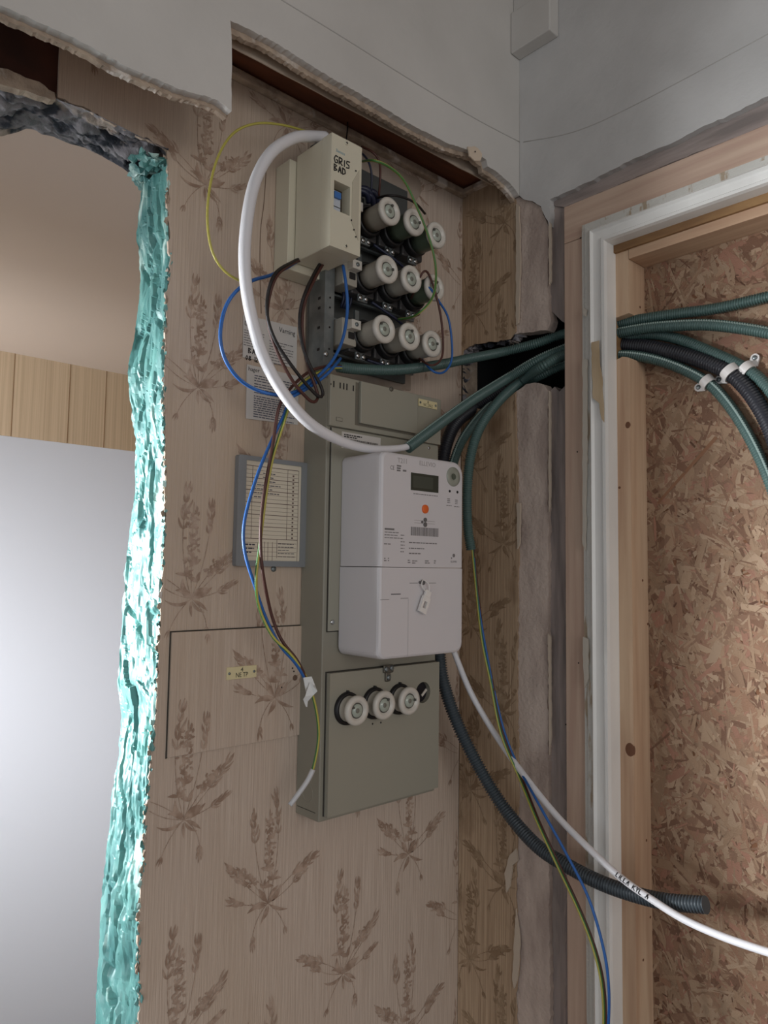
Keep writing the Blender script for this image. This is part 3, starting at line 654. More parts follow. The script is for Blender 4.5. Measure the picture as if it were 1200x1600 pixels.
# vents and flap of the upper cover
bm = bmesh.new(); Yv = YC - .007
for px, h in ((521.5, 10), (531.5, 9), (537, 10), (542, 10), (552, 9)):
    c = P(px, 600 + (px - 521) * .22, Y=Yv); box(bm, c.x - .0011, c.x + .0011, Yv - .0003, Yv, c.z - h * .00048, c.z + h * .00048)
for px in (517, 556.5): c = P(px, 601 + (px - 521) * .2, Y=Yv); box(bm, c.x - .0008, c.x + .0008, Yv - .0003, Yv, c.z - .0012, c.z + .0012)
obj('vent_slot', bm, INK, cab)
fx0, fx1 = P(564, 630, Y=Yv - .006).x, P(653, 650, Y=Yv - .006).x; fz1 = P(564, 592, Y=Yv - .006).z; fz0 = P(564, 661, Y=Yv - .006).z
flp = obj('flap', bx(fx0, fx1, Yv - .006, Yv - .0003, fz0, zcov1 - .002, bev=.001), GREYS, cab)
bm = bmesh.new(); box(bm, fx0 - .006, fx0 - .0002, Yv - .0006, Yv, fz0 - .003, zcov1 - .004); box(bm, fx0, fx1, Yv - .0006, Yv, fz0 - .003, fz0 - .0002); obj('flap_recess', bm, mat('recess_grey', (108, 102, 90), .6), cab)
screw(flp, P(611, 608, Y=Yv - .006), (0, -1, 0), .0038, mat('dull_zinc', (1, 1, 1)))
c = P(530, 657, Y=Yv); bm = bmesh.new(); box(bm, c.x - .006, c.x + .006, Yv - .0004, Yv, c.z - .0012, c.z + .0045); box(bm, c.x - .0052, c.x + .0052, Yv - .0006, Yv, c.z - .0004, c.z + .0038, mi=1); obj('embossed_mark', bm, [mat('recess_grey', (1, 1, 1)), GREYS], cab)
screw(cab, P(519, 972, Y=YC - .003), (0, -1, 0), .0036); screw(cab, P(670, 700, Y=YC - .003), (0, -1, 0), .0026)
# knock-out circle low on the side
bm = bmesh.new(); lathe(bm, (X0, .872, zb + .035), (-1, 0, 0), [(0, .013), (.0004, .0125), (.0004, .0118), (0, .0112)], 28); obj('knock_out', bm, GREY, cab)
bm = bmesh.new(); box(bm, X0 - .0003, X0, YC + .008, YA - .004, zb + .011, zb + .0118); obj('side_crease', bm, SEAM, cab)
# barcode sticker
a = P(534, 672, Y=YC - .003); b = P(594, 703, Y=YC - .003)
st = obj('sticker', bx(a.x, b.x, YC - .0038, YC - .003, b.z - .006, a.z - .002), PAPER, cab)
bm = bmesh.new(); r = random.Random(2); x = a.x + .004
while x < b.x - .006:
    wd = r.choice((.0005, .0009, .0014)); box(bm, x, x + wd, YC - .0040, YC - .0038, a.z - .026, a.z - .0115); x += wd + r.choice((.0006, .001))
lines(bm, a.x + .004, a.x + .04, a.z - .0105, a.z - .0045, YC - .0038, 2, .0018, 4)
obj('barcode', bm, INK, st)
# plate with lettering on upper cover
a = P(653, 622, Y=Yv - .0002); b = P(682, 641, Y=Yv - .0002)
plate((a.x, Yv, b.z), a.x, b.x, b.z + .0005, a.z - .0005, Yv - .0002, '8', 'NC 2 R-2', 'small cream label plate on the right of the cabinet upper cover')

# ================================================================== FUSE CAPS
def fuse_cap(loc, label, group, body=CERB, rot=0, L=.046, ring=True):
    """loc = centre of the front face; axis -Y"""
    t = thing('ceramic_fuse', loc, label, 'fuse', group); x, y, z = loc
    bm = bmesh.new(); lathe(bm, (x, y, z), (0, 1, 0), [(.008, .0188), (.012, .0186), (.030, .0180), (L, .0182), (L, 0)], 36); obj('body', bm, body, t, True)
    bm = bmesh.new(); lathe(bm, (x, y, z), (0, 1, 0), [(.0035, .0), (.0035, .0112), (.0, .0128), (-.0006, .0165), (.0006, .0200), (.003, .0212), (.007, .0208), (.009, .0186)], 36); obj('rim', bm, CER, t, True)
    bm = bmesh.new(); lathe(bm, (x, y, z), (0, 1, 0), [(.0018, 0), (.0018, .0092), (.0034, .0094)], 28); g = obj('window', bm, GLASS, t, True)
    bm = bmesh.new(); lathe(bm, (x, y, z), (0, 1, 0), [(.0008, 0), (.0008, .0024), (.0012, .0034), (.0018, .0036)], 18); obj('indicator', bm, mat('indicator_grey', (120, 118, 108), .4), g, True)
    bm = bmesh.new(); lathe(bm, (x, y, z), (0, 1, 0), [(.0030, .0095), (.0030, .0113), (.0036, .0113)], 28)
    box(bm, x + .0100 * math.cos(rot) - .0016, x + .0100 * math.cos(rot) + .0016, y - .0004, y + .003, z + .0100 * math.sin(rot) - .0016, z + .0100 * math.sin(rot) + .0016); obj('window_groove', bm, mat('groove_grey', (84, 82, 76), .6), t)
    return t
rows = ['top', 'middle', 'bottom']; colsn = ['left', 'middle', 'right']
for ri, z in enumerate((2.0855, 1.994, 1.9025)):
    for ci, x in enumerate((.7265, .7780, .8290)):
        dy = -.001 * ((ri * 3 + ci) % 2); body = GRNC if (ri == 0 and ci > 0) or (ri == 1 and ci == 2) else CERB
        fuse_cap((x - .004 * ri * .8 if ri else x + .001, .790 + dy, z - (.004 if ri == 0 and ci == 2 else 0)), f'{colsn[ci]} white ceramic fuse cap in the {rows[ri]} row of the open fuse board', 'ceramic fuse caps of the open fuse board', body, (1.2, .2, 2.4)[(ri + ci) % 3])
LF = [(.6967, 1.3467), (.7492, 1.3485), (.8010, 1.3490)]
for i, (x, z) in enumerate(LF):
    fuse_cap((x, .810, z), f'{colsn[i]} white ceramic fuse cap on the lower cabinet door', 'ceramic fuse caps of the lower cabinet door', CERB, (2.6, .9, .1)[i], L=.0255)
    bm = bmesh.new(); lathe(bm, (x, YD - .0002, z), (0, -1, 0), [(0, .0238), (.004, .0232), (.0055, .0212), (.0058, .0190), (0, .0188)], 36); box(bm, x - .0015, x + .0015, YD - .004, YD, z + .0225, z + .0255)
    obj('fuse_ring', bm, BLK, cab, True)

# ================================================================== OPEN FUSE BOARD
fb = thing('fuse_board', (.66, YA, 1.84), 'open steel fuse board with three rows of fuse bases above the cabinet', 'fuse board')
bx0, bx1 = .652, .862; fz0_, fz1_ = 1.845, 2.20
obj('back_plate', bx(bx0, bx1 - .005, .889, .894, 1.862, fz1_), mat('plate_grey', (96, 98, 96), .5, .4), fb)
bm = bmesh.new(); box(bm, bx0, bx0 + .002, .850, .888, fz0_, fz1_); box(bm, bx0 + .002, bx0 + .018, .850, .852, fz0_, fz1_)
rl = obj('side_rail', bm, STEEL, fb)
bm = bmesh.new()
for z in (1.872, 1.905, 1.935, 1.95, 2.0, 2.03): cyl(bm, (bx0 + .010, .8499, z), (0, -1, 0), .0016, .0016, .0004, 10); box(bm, bx0 - .0003, bx0, .86, .866, z - .002, z + .002)
obj('rail_hole', bm, INK, rl)
screw(rl, P(509, 553, Y=.850), (0, -1, 0), .0042)
r = random.Random(12)
for ri, z in enumerate((2.0855, 1.994, 1.9025)):
    xs = [q - (.0032 * ri) for q in (.7265, .7780, .8290)]
    obj('cross_rail', bx(bx0 + .004, bx1 - .006, .868, .874, z - .030, z - .027), STEEL, fb)
    obj('cross_rail', bx(bx0 + .004, bx1 - .006, .868, .874, z + .024, z + .027), STEEL, fb)
    # neutral terminal blocks on the left
    bm = bmesh.new(); box(bm, bx0 + .022, bx0 + .050, .835, .872, z - .022, z + .018, bev=.0015); tb = obj('terminal_block', bm, CERB, fb)
    obj('terminal_step', bx(bx0 + .030, bx0 + .048, .822, .8352, z + .000, z + .014, bev=.001), CER, tb); obj('terminal_gap', bx(bx0 + .034, bx0 + .045, .8335, .8352, z - .012, z - .002), INK, tb)
    screw(tb, (bx0 + .039, .822, z + .007), (0, -1, 0), .0032, STEEL)
    for x in xs:
        bm = bmesh.new(); box(bm, x - .0235, x + .0235, .846, .872, z - .027, z + .026, bev=.003); bs = obj('fuse_base', bm, mat('base_ceramic', (60, 58, 58), .35), fb)
        bm = bmesh.new(); lathe(bm, (x, .846, z), (0, -1, 0), [(0, .0245), (.010, .0242), (.0125, .0228), (.0125, .0195), (.002, .0190)], 32); obj('screw_ring', bm, BLK, bs, True)
        obj('terminal_clip', bx(x - .013, x + .006, .842, .8458, z - .038, z - .026, bev=.001), STEEL, bs)
        for dx in (-.009, .002): screw(bs, (x + dx, .842, z - .032), (0, -1, 0), .0040, CHROME)
        obj('bus_strip', bx(x - .004, x + .004, .856, .860, z + .024, z + .044), STEEL, bs)
        screw(bs, (x - .016, .846, z + .020), (0, -1, 0), .003, CHROME)
# jumper wires in the board
for i, (a_, b_) in enumerate([((.742, .845, 2.055), (.832, .85, 2.03)), ((.74, .845, 1.962), (.83, .852, 1.938)), ((.735, .848, 1.87), (.828, .85, 1.868))]):
    m_ = (Vector(a_) + Vector(b_)) / 2 + Vector((0, -.012, -.006)); wire('jumper_wire', [a_, m_, b_], .0022, mat('dark_blue_insulation', (40, 44, 66), .4), '', parent=fb)
for k in range(4): wire('jumper_wire', [(.700 + .005 * k, .872, 1.95), (.699 + .005 * k, .862, 1.965), (.70 + .005 * k, .870, 1.982)], .002, mat('dark_blue_insulation', (1, 1, 1)), '', parent=fb)
# bundle of dark joints above the top row
for k, (px, py) in enumerate(((572, 300), (580, 305), (576, 296), (586, 300))):
    c = P(px, py, Y=.84); wire('jumper_wire', [c + Vector((-.03, .02, .0)), c, c + Vector((.012, .008, -.01))], .0045, mat('dark_blue_insulation', (1, 1, 1)), '', parent=fb)

# ================================================================== BREAKER BOX
Xb0 = P(462, 320, Y=.862).x; Yb0 = P(517, 300, X=Xb0).y
Xb1 = P(564, 300, Y=Yb0).x; zb1 = P(517, 206, Y=Yb0).z; zb0 = P(516, 383, Y=Yb0).z
bb = thing('breaker_box', (Xb0, .862, zb0), 'cream plastic breaker box with handwriting, mounted over the fuse board', 'breaker box')
wx0, wx1 = P(522, 290, Y=Yb0).x, P(547, 300, Y=Yb0).x; wz1 = P(522, 281, Y=Yb0).z; wz0 = P(522, 327, Y=Yb0).z
obj('housing', bx(Xb0, Xb1, Yb0 + .022, .862, zb0, zb1, bev=.0015), CREAM, bb)
hw = [(wx0, wz0), (wx1, wz0), (wx1, wz1), (wx0, wz1)]
obj('front_cover', sheet([(Xb0 - .0003, zb0 - .0003), (Xb1 + .0003, zb0 - .0003), (Xb1 + .0003, zb1 + .0003), (Xb0 - .0003, zb1 + .0003)], 'Y', Yb0, Yb0 + .0215, holes=[hw]), CREAM, bb)
obj('window_back', bx(wx0, wx1, Yb0 + .018, Yb0 + .0212, wz0, wz1), mat('window_shade', (70, 60, 46), .6), bb)
bw = (wx1 - wx0) * .55
br = obj('breaker', bx(wx0 + .001, wx0 + .001 + bw, Yb0 + .006, Yb0 + .018, wz0 + .002, wz1 - .010, bev=.0008), mat('breaker_grey', (190, 196, 204), .4), bb)
obj('blue_switch', bx(wx0 + .003, wx0 + bw - .001, Yb0 + .002, Yb0 + .006, wz1 - .022, wz1 - .013, bev=.0006), mat('switch_blue', (60, 110, 176), .35), br)
obj('breaker_line', bx(wx0 + .002, wx0 + bw, Yb0 + .0056, Yb0 + .006, wz0 + .008, wz0 + .0090), INK, br)
# tapered relief on the right of the cover
zc_ = (wz0 + wz1) / 2
relief = [(wx1 + .0035, zc_ - .03), (wx1 + .0035, zc_ + .03), (Xb1 - .004, zc_ + .052), (Xb1 - .004, zc_ - .052)]
obj('side_relief', sheet(relief, 'Y', Yb0 - .0007, Yb0 + .001), mat('cream_relief', (190, 182, 162), .45), bb)
bm = bmesh.new()
for px, py in ((556, 267), (549, 344), (553, 359), (556, 370)): cyl(bm, P(px, py, Y=Yb0 - .0008), (0, -1, 0), .0012, .0012, .0005, 8)
obj('pinhole', bm, INK, bb)
for px, py in ((541, 224), (540, 385)):
    c = P(px, py, Y=Yb0); sc = screw(bb, c, (0, -1, 0), .0028, CREAM); bm = bmesh.new(); box(bm, c.x - .0018, c.x + .0018, Yb0 - .0022, Yb0 - .0016, c.z - .0004, c.z + .0004); box(bm, c.x - .0004, c.x + .0004, Yb0 - .0022, Yb0 - .0016, c.z - .0018, c.z + .0018); obj('slot', bm, INK, sc)
bm = bmesh.new()
def stroke(bm, pts, r, y):
    q = []
    for a_, b_ in zip(pts, pts[1:]): q += [Vector((a_[0] + (b_[0] - a_[0]) * k / 5, y, a_[1] + (b_[1] - a_[1]) * k / 5)) for k in range(5)]
    sweep(bm, q + [Vector((pts[-1][0], y, pts[-1][1]))], r, 5)
def hand(bm, s, x, z, h, wd, y, r=.0006):
    G = {'G': [[(1, .9), (.4, 1), (0, .5), (.3, 0), (.9, .1), (.9, .45), (.5, .45)]], 'R': [[(0, 0), (0, 1), (.8, .9), (.7, .5), (0, .45), (.9, 0)]], 'I': [[(.1, 0), (.15, .9)]], 'S': [[(1, 1), (.2, .95), (.1, .6), (.8, .45), (.8, .1), (0, 0)]],
         'B': [[(0, 0), (0, 1), (.8, .85), (.1, .5), (.9, .25), (0, 0)]], 'A': [[(0, 0), (.45, 1), (.95, 0)], [(.2, .4), (.75, .4)]], 'D': [[(0, 0), (0, 1), (.8, .8), (.9, .3), (0, 0)]], '0': [[(.5, 1), (0, .5), (.4, 0), (.9, .5), (.5, 1)]], '8': [[(.5, .5), (.1, .8), (.5, 1), (.9, .8), (.5, .5), (0, .2), (.5, 0), (1, .2), (.5, .5)]], '1': [[(0, .8), (.2, 1), (.2, 0)]], '2': [[(0, .8), (.5, 1), (.9, .7), (0, 0), (1, 0)]],
         'L': [[(0, 1), (0, 0), (.8, 0)]], 'K': [[(0, 0), (0, 1)], [(.8, 1), (0, .45), (.9, 0)]], 'Y': [[(0, 1), (.45, .5), (.9, 1)], [(.45, .5), (.4, 0)]], ' ': [], '5': [[(.9, 1), (.1, 1), (.1, .55), (.8, .5), (.8, .1), (0, 0)]]}
    for ch in s:
        for st_ in G[ch]: stroke(bm, [(x + a * wd, z + b * h) for a, b in st_], r, y)
        x += wd * (1.35 if ch not in 'I1' else .6)
    return bm
c = P(522, 252, Y=Yb0); hand(bm, 'GRIS', c.x, c.z - .001, .0105, .0065, Yb0 - .0002, .0009); c = P(522, 263, Y=Yb0); hand(bm, 'BAD', c.x, c.z - .003, .0095, .0055, Yb0 - .0002, .0009)
obj('handwriting', bm, INK, bb)
bm = bmesh.new(); c = P(532, 238, Y=Yb0); text(bm, 'Siemens', .0062, (c.x, Yb0 - .0001, c.z), sx=.8); obj('maker_lettering', bm, mat('pale_blue_ink', (120, 156, 170), .6), bb)
# mounting plate behind box
a = P(448, 252, Y=.872); b = P(462, 424, Y=.872)
bpz0 = b.z - .004
mp = obj('mounting_plate', bx(a.x, a.x + .075, .864, .899, bpz0, a.z + .001, bev=.001), CREAM, bb)

# ================================================================== ELECTRICITY METER
MX0, MX1, MY, MZ0, MZ1, MS = .6842, .8555, .755, 1.424, 1.7130, 1.551
mt = thing('electricity_meter', (MX0, YC - .003, MZ0), 'white electricity meter with display and orange button on the grey cabinet', 'meter')
def rrect(x0, x1, z0, z1, rs):
    out = []; c = [(x0 + rs[0], z0 + rs[0], rs[0], 180), (x1 - rs[1], z0 + rs[1], rs[1], 270), (x1 - rs[2], z1 - rs[2], rs[2], 0), (x0 + rs[3], z1 - rs[3], rs[3], 90)]
    for cx, cz, rr, a0 in c:
        for k in range(7): a_ = math.radians(a0 + 15 * k); out.append((cx + rr * math.cos(a_), cz + rr * math.sin(a_)))
    return out
def shell(x0, x1, z0, z1, rs, y0, y1, m, name, parent):
    bm = bmesh.new(); ins = [(y1, 0), (y0 + .005, 0), (y0 + .0015, .0012), (y0, .004)]; rings = []
    base = rrect(x0, x1, z0, z1, rs); cx, cz = (x0 + x1) / 2, (z0 + z1) / 2
    for y, d in ins:
        ring = []
        for (x, z), fl in zip(base, range(28)):
            rr = rs[fl // 7]; k = d if rr > .002 else 0
            sx_ = (x - cx) / ((x1 - x0) / 2); sz_ = (z - cz) / ((z1 - z0) / 2)
            zz = z - sz_ * (d if (sz_ > 0 and rs[2] > .002) or (sz_ < 0 and rs[0] > .002) else 0)
            ring.append(bm.verts.new((x - sx_ * d, y, zz)))
        rings.append(ring)
    for A_, B_ in zip(rings, rings[1:]):
        for i in range(28): bm.faces.new((A_[i], A_[(i + 1) % 28], B_[(i + 1) % 28], B_[i]))
    bm.faces.new(rings[-1]); bm.faces.new(rings[0][::-1])
    return obj(name, bm, m, parent)
shell(MX0, MX1, MS + .0004, MZ1, (.0006, .0006, .020, .010), MY, YC - .004, METER, 'housing', mt)
tc = shell(MX0 - .001, MX1 + .0005, MZ0, MS - .0004, (.012, .014, .0006, .0006), MY - .0003, YC - .004, METER, 'terminal_cover', mt)
def on(px, py, y=MY): return P(px, py, Y=y)
def mrect(px0, py0, px1, py1, th, m, name, parent, y=MY, bev=0):
    a_, b_ = on(px0, py0, y), on(px1, py1, y); slope = 0
    return obj(name, bx(a_.x, b_.x, y - th, y + .0003, min(a_.z, b_.z), max(a_.z, b_.z), bev=bev), m, parent)
a = on(642, 738); b = on(642, 765.5); c = on(685, 744)
dsp = obj('display', bx(a.x, c.x, MY - .0006, MY + .0005, b.z, a.z, bev=.0003), LCD, mt)
obj('display_inner_area', bx(a.x + .004, c.x - .012, MY - .0008, MY - .0005, b.z + .004, a.z - .004), mat('display_segment_area', (72, 76, 68), .2), dsp)  # slightly paler inner rectangle of the display
c = on(664, 795.5); bm = bmesh.new(); lathe(bm, (c.x, MY, c.z), (0, -1, 0), [(0, .0066), (.0016, .0064), (.0022, .0054), (.0022, 0)], 24); o = obj('orange_button', bm, ORG, mt, True)
c = on(708, 745); bm = bmesh.new(); lathe(bm, (c.x, MY, c.z), (0, -1, 0), [(0, .0150), (.0012, .0146), (.0014, .0050), (.0008, .0046), (.0008, 0)], 32); op = obj('optical_port', bm, mat('port_grey', (150, 152, 140), .35), mt, True)
bm = bmesh.new(); cyl(bm, (c.x, MY - .001, c.z), (0, -1, 0), .0047, .0045, .001, 20); obj('port_centre', bm, mat('port_dark', (84, 90, 78), .3), op)
bm = bmesh.new()
for px, py in ((702.5, 767.5), (714.5, 769)): cyl(bm, on(px, py), (0, -1, 0), .0020, .0020, .0006, 14)
obj('signal_lamp', bm, INK, mt)
bm = bmesh.new(); c = on(629, 720.5); text(bm, 'T211', .0105, c - Vector((0, .0001, 0)), sx=.9); c = on(668, 725.5); text(bm, 'ELLEVIO', .0095, c - Vector((0, .0001, 0)), sx=1.0); obj('maker_lettering', bm, LINK, mt)
bm = bmesh.new(); c = on(613, 731); text(bm, 'CE', .0085, c - Vector((0, .0001, 0)), sx=.8)
a = on(620, 729.5); lines(bm, a.x, a.x + .0105, a.z - .0065, a.z + .0035, MY, 3, .0022, 5, False); lines(bm, a.x + .012, a.x + .022, a.z - .006, a.z - .002, MY, 1, .0026, 6)
a = on(646, 769); lines(bm, a.x, on(686, 773).x, a.z - .004, a.z, MY, 1, .0012, 7)
for px, py in ((699, 778), (711, 780)): a = on(px, py); lines(bm, a.x, a.x + .006, a.z - .008, a.z, MY, 3, .0012, 8); lines(bm, a.x - .002, a.x + .011, a.z - .0125, a.z - .010, MY, 1, .0012, 9)
a = on(601, 824); lines(bm, a.x, a.x + .022, a.z - .006, a.z + .002, MY, 1, .0026, 10, False); lines(bm, a.x, a.x + .03, a.z - .016, a.z - .0045, MY, 3, .0012, 11)
a = on(600, 848); lines(bm, a.x, a.x + .014, a.z - .003, a.z, MY, 1, .0013, 12)
a = on(626, 838); lines(bm, a.x, a.x + .008, a.z - .024, a.z + .004, MY, 6, .0013, 13)
for k, py in enumerate((847, 856, 864)): a = on(639, py); lines(bm, a.x, a.x + (.058 if k < 2 else .026), a.z - .002, a.z + .001, MY, 1, .0016, 14 + k)
for px, py, wd in ((600, 873, .005), (606, 873, .003), (637, 876, .006), (644, 877, .012), (664, 877, .011), (678, 877, .004)): a = on(px, py); lines(bm, a.x, a.x + wd, a.z - .004, a.z + .002, MY, 2, .0014, px)
obj('printed_text', bm, GINK, mt)
bm = bmesh.new(); r = random.Random(6); a = on(642, 824); b = on(685, 832); x = a.x
while x < b.x:
    wd = r.choice((.0005, .0009, .0013)); box(bm, x, x + wd, MY - .0002, MY, a.z - .0115, a.z + .001); x += wd + r.choice((.0005, .0008))
obj('barcode', bm, GINK, mt)
bm = bmesh.new(); a = on(664, 816)
for dz, rr in ((.0035, .0032), (-.0035, .0036)): cyl(bm, (a.x, MY, a.z + dz), (0, -1, 0), rr, rr, .0012, 16)
cyl(bm, (a.x - .006, MY, a.z), (0, -1, 0), .002, .002, .001, 12); obj('sealing_screw', bm, mat('screw_grey', (100, 98, 98), .4), mt)
bm = bmesh.new()
for sx_ in (-1, 1):
    for dz in (-.0018, .0018): box(bm, a.x + sx_ * (.012 if sx_ > 0 else .013) - .009, a.x + sx_ * (.012 if sx_ > 0 else .013) + .009, MY - .0002, MY, a.z + dz - .0003, a.z + dz + .0003)
obj('engraved_line', bm, LINK, mt)
bm = bmesh.new(); c = on(709, 868); cyl(bm, c, (0, -1, 0), .0028, .0028, .0003, 14); cyl(bm, c + Vector((-.005, 0, -.004)), (0, -1, 0), .0012, .0012, .0003, 10); text(bm, 'ELLEVIO', .0042, c + Vector((0, -.0001, -.0095)), sx=.9); obj('corner_logo', bm, GINK, mt)
# lines on the terminal cover
bm = bmesh.new(); Yt = MY - .0003
def bar(px0, py0, px1, py1, h=.0006): a_, b_ = on(px0, py0, Yt), on(px1, py1, Yt); box(bm, a_.x, b_.x, Yt - .0003, Yt, min(a_.z, b_.z) - h / 2, min(a_.z, b_.z) + h / 2)
bar(594, 937, 608, 936); bar(626, 935, 638, 934); bar(611, 928.5, 626, 927.5, .0014)
bar(640, 911, 653, 911); bar(668, 911, 681, 911)
obj('cover_groove', bm, mat('groove_dark', (90, 88, 90), .7), tc)
bm = bmesh.new(); a = on(638, 936, Yt); b = on(638, 1030, Yt); box(bm, a.x - .0003, a.x + .0003, Yt - .0002, Yt, MZ0 + .002, a.z); obj('cover_seam', bm, mat('pale_seam', (172, 168, 170), .6), tc)
bm = bmesh.new(); c = on(660, 910, Yt); cyl(bm, c, (0, -1, 0), .0040, .0038, .0022, 16); cyl(bm, c + Vector((-.006, 0, 0)), (0, -1, 0), .002, .002, .002, 12, 0); obj('sealing_screw', bm, mat('screw_grey', (1, 1, 1)), tc)
# plastic seal tag
sl = thing('seal_tag', on(662, 912, Yt - .004), 'translucent white plastic seal tag hanging on the front of the meter', 'tag')
c = on(663, 944, Yt - .006); bm = bmesh.new(); out = [(-.0075, -.013), (.0075, -.013), (.0075, .011), (-.0075, .011)]; hol = [(-.0028, -.006), (.0028, -.006), (.0028, .004), (-.0028, .004)]
sheet(out, 'Y', -.002, .002, holes=[hol], bm=bm); bmesh.ops.rotate(bm, cent=(0, 0, 0), matrix=Matrix.Rotation(.42, 3, 'Y'), verts=bm.verts[:]); bmesh.ops.translate(bm, vec=c, verts=bm.verts[:])
SEALM = mat('seal_plastic', (232, 228, 224), .25, coat=.4); obj('tag_body', bm, SEALM, sl)
bm = bmesh.new(); c2 = on(668, 928, Yt - .005); box(bm, -.006, .006, -.002, .002, -.005, .005, bev=.0008); bmesh.ops.rotate(bm, cent=(0, 0, 0), matrix=Matrix.Rotation(.42, 3, 'Y'), verts=bm.verts[:]); bmesh.ops.translate(bm, vec=c2, verts=bm.verts[:]); obj('tag_neck', bm, SEALM, sl)
bm = bmesh.new(); sweep(bm, spline([on(661, 906, Yt - .003), on(657, 912, Yt - .006), on(663, 922, Yt - .006), on(668, 928, Yt - .006)], .002), .0009, 6); sweep(bm, spline([on(661, 906, Yt - .003), on(670, 909, Yt - .007), on(673, 918, Yt - .007), on(669, 927, Yt - .006)], .002), .0009, 6); obj('tag_cord', bm, SEALM, sl, 'keep')

# ================================================================== PAPERS AND CHART
def rectY(pix, y): 
    a_ = [P(p[0], p[1], Y=y) for p in pix]; return min(q.x for q in a_), max(q.x for q in a_), a_
Yp = YA - .0012
a, b, c, d = P(380, 491.5, Y=Yp), P(464, 511.6, Y=Yp), P(463, 576, Y=Yp), P(379, 558, Y=Yp)
w1 = thing('warning_sheet', (a.x, Yp, d.z), 'upper white warning sheet with handwriting, on the wallpaper left of the cabinet', 'paper')
obj('paper', sheet([(a.x, a.z), (b.x, b.z), (c.x, c.z), (d.x, d.z)], 'Y', Yp - .0005, Yp), PAPER, w1)
bm = bmesh.new(); q = Yp - .0006; text(bm, 'DEVI', .0095, (a.x + .012, q, a.z - .012)); text(bm, 'Varning', .0105, (b.x - .018, q, b.z - .011), sx=.9)
hand(bm, 'BAD', a.x + .010, a.z - .054, .0075, .0048, q, .0007); hand(bm, '08 12 12', a.x + .006, a.z - .064, .0062, .0036, q, .0006)
obj('lettering', bm, INK, w1)
bm = bmesh.new(); lines(bm, a.x + .002, a.x + .036, a.z - .045, a.z - .020, q, 7, .0013, 31); lines(bm, a.x + .045, b.x - .006, a.z - .062, a.z - .026, q, 9, .0013, 32); obj('printed_text', bm, GINK, w1)
a, b, c, d = P(385.5, 569, Y=Yp), P(466, 588, Y=Yp), P(465, 664, Y=Yp), P(384, 654, Y=Yp)
w2 = thing('instruction_sheet', (a.x, Yp, d.z), 'lower white instruction sheet of small print, above the grey circuit chart frame', 'paper')
obj('paper', sheet([(a.x, a.z), (b.x, b.z), (c.x, c.z), (d.x, d.z)], 'Y', Yp - .0005, Yp), PAPER, w2)
bm = bmesh.new(); text(bm, 'hager', .0085, (a.x + .012, q, a.z - .006)); obj('lettering', bm, INK, w2)
bm = bmesh.new()
for z0_, z1_, rr in ((.012, .021, 3), (.024, .033, 3), (.036, .039, 1), (.042, .066, 8), (.068, .073, 2)): lines(bm, a.x + .013, b.x - .003, a.z - z1_ - .002, a.z - z0_, q, rr, .0015, int(z0_ * 1000))
obj('printed_text', bm, mat('blue_grey_ink', (92, 92, 104), .8), w2)
# circuit chart
Yk = YA - .010
a, b = P(373.5, 709.5, Y=Yk), P(477.5, 886, Y=Yk)
ch = thing('circuit_chart', (a.x, YA, b.z), 'grey plastic frame holding a lined circuit chart, left of the cabinet', 'chart')
ix0, ix1 = P(384, 780, Y=Yk).x, P(471, 780, Y=Yk).x; iz1, iz0 = P(384, 718, Y=Yk).z, P(384, 875.5, Y=Yk).z
obj('frame', sheet(rrect(a.x, b.x, b.z, a.z, (.003,) * 4), 'Y', Yk, YA - .0005, holes=[[(ix0, iz0), (ix1, iz0), (ix1, iz1), (ix0, iz1)]]), PLAS, ch)
obj('paper', bx(ix0 - .001, ix1 + .001, Yk + .0022, YA - .001, iz0 - .001, iz1 + .001), FORM, ch)
bm = bmesh.new(); q = Yk + .0022; wI = ix1 - ix0; hI = iz1 - iz0; n = 18
top = iz1 - hI * .05; bot = iz0 + hI * .22
for k in range(n + 1):
    z = top - (top - bot) * k / n; th = .0009 if k % 3 == 0 else .0004; box(bm, ix0 + .001, ix1 - .004, q - .0002, q, z - th / 2, z + th / 2)
for f_, z0_, z1_ in ((.01, bot, top), (.12, bot, top), (.75, bot, top), (.955, iz0, top), (.58, iz0 + .004, bot), (.24, iz0, bot * .999 - .004), (.36, iz0, bot - .004), (.42, iz0, bot - .004), (.5, iz0, bot - .004)): box(bm, ix0 + wI * f_ - .0003, ix0 + wI * f_ + .0003, q - .0002, q, z0_, z1_)
for k in (1, 2, 3, 4): z = iz0 + hI * .045 * k; box(bm, ix0 + .002, ix1 - .006, q - .0002, q, z - .0002, z + .0002)
for k in range(1, n): z = top - (top - bot) * (k + .5) / n; box(bm, ix0 + wI * .84, ix0 + wI * .87, q - .0002, q, z - .0012, z + .0012)
obj('chart_lines', bm, mat('chart_ink', (104, 82, 74), .8), ch)
bm = bmesh.new()
for k, (f0, f1) in enumerate(((.3, .55), (.3, .5), (.35, .7), (.2, .72), (.15, .7), (.12, .6), (.15, .5))): z = top - (top - bot) * (k + 1.6) / n; lines(bm, ix0 + wI * f0, ix0 + wI * f1, z - .001, z + .001, q, 1, .0013, k + 50)
lines(bm, ix0 + wI * .02, ix0 + wI * .2, bot - .022, bot - .006, q, 3, .0022, 60); lines(bm, ix0 + wI * .6, ix0 + wI * .93, iz0 + .004, bot - .004, q, 5, .0010, 61)
obj('handwriting', bm, mat('faded_ink', (70, 66, 76), .8), ch)
screw(ch, P(427, 889, Y=YA), (0, -1, 0), .0042, STEEL); screw(ch, P(428, 705, Y=YA - .001), (0, -1, 0), .002, INK)
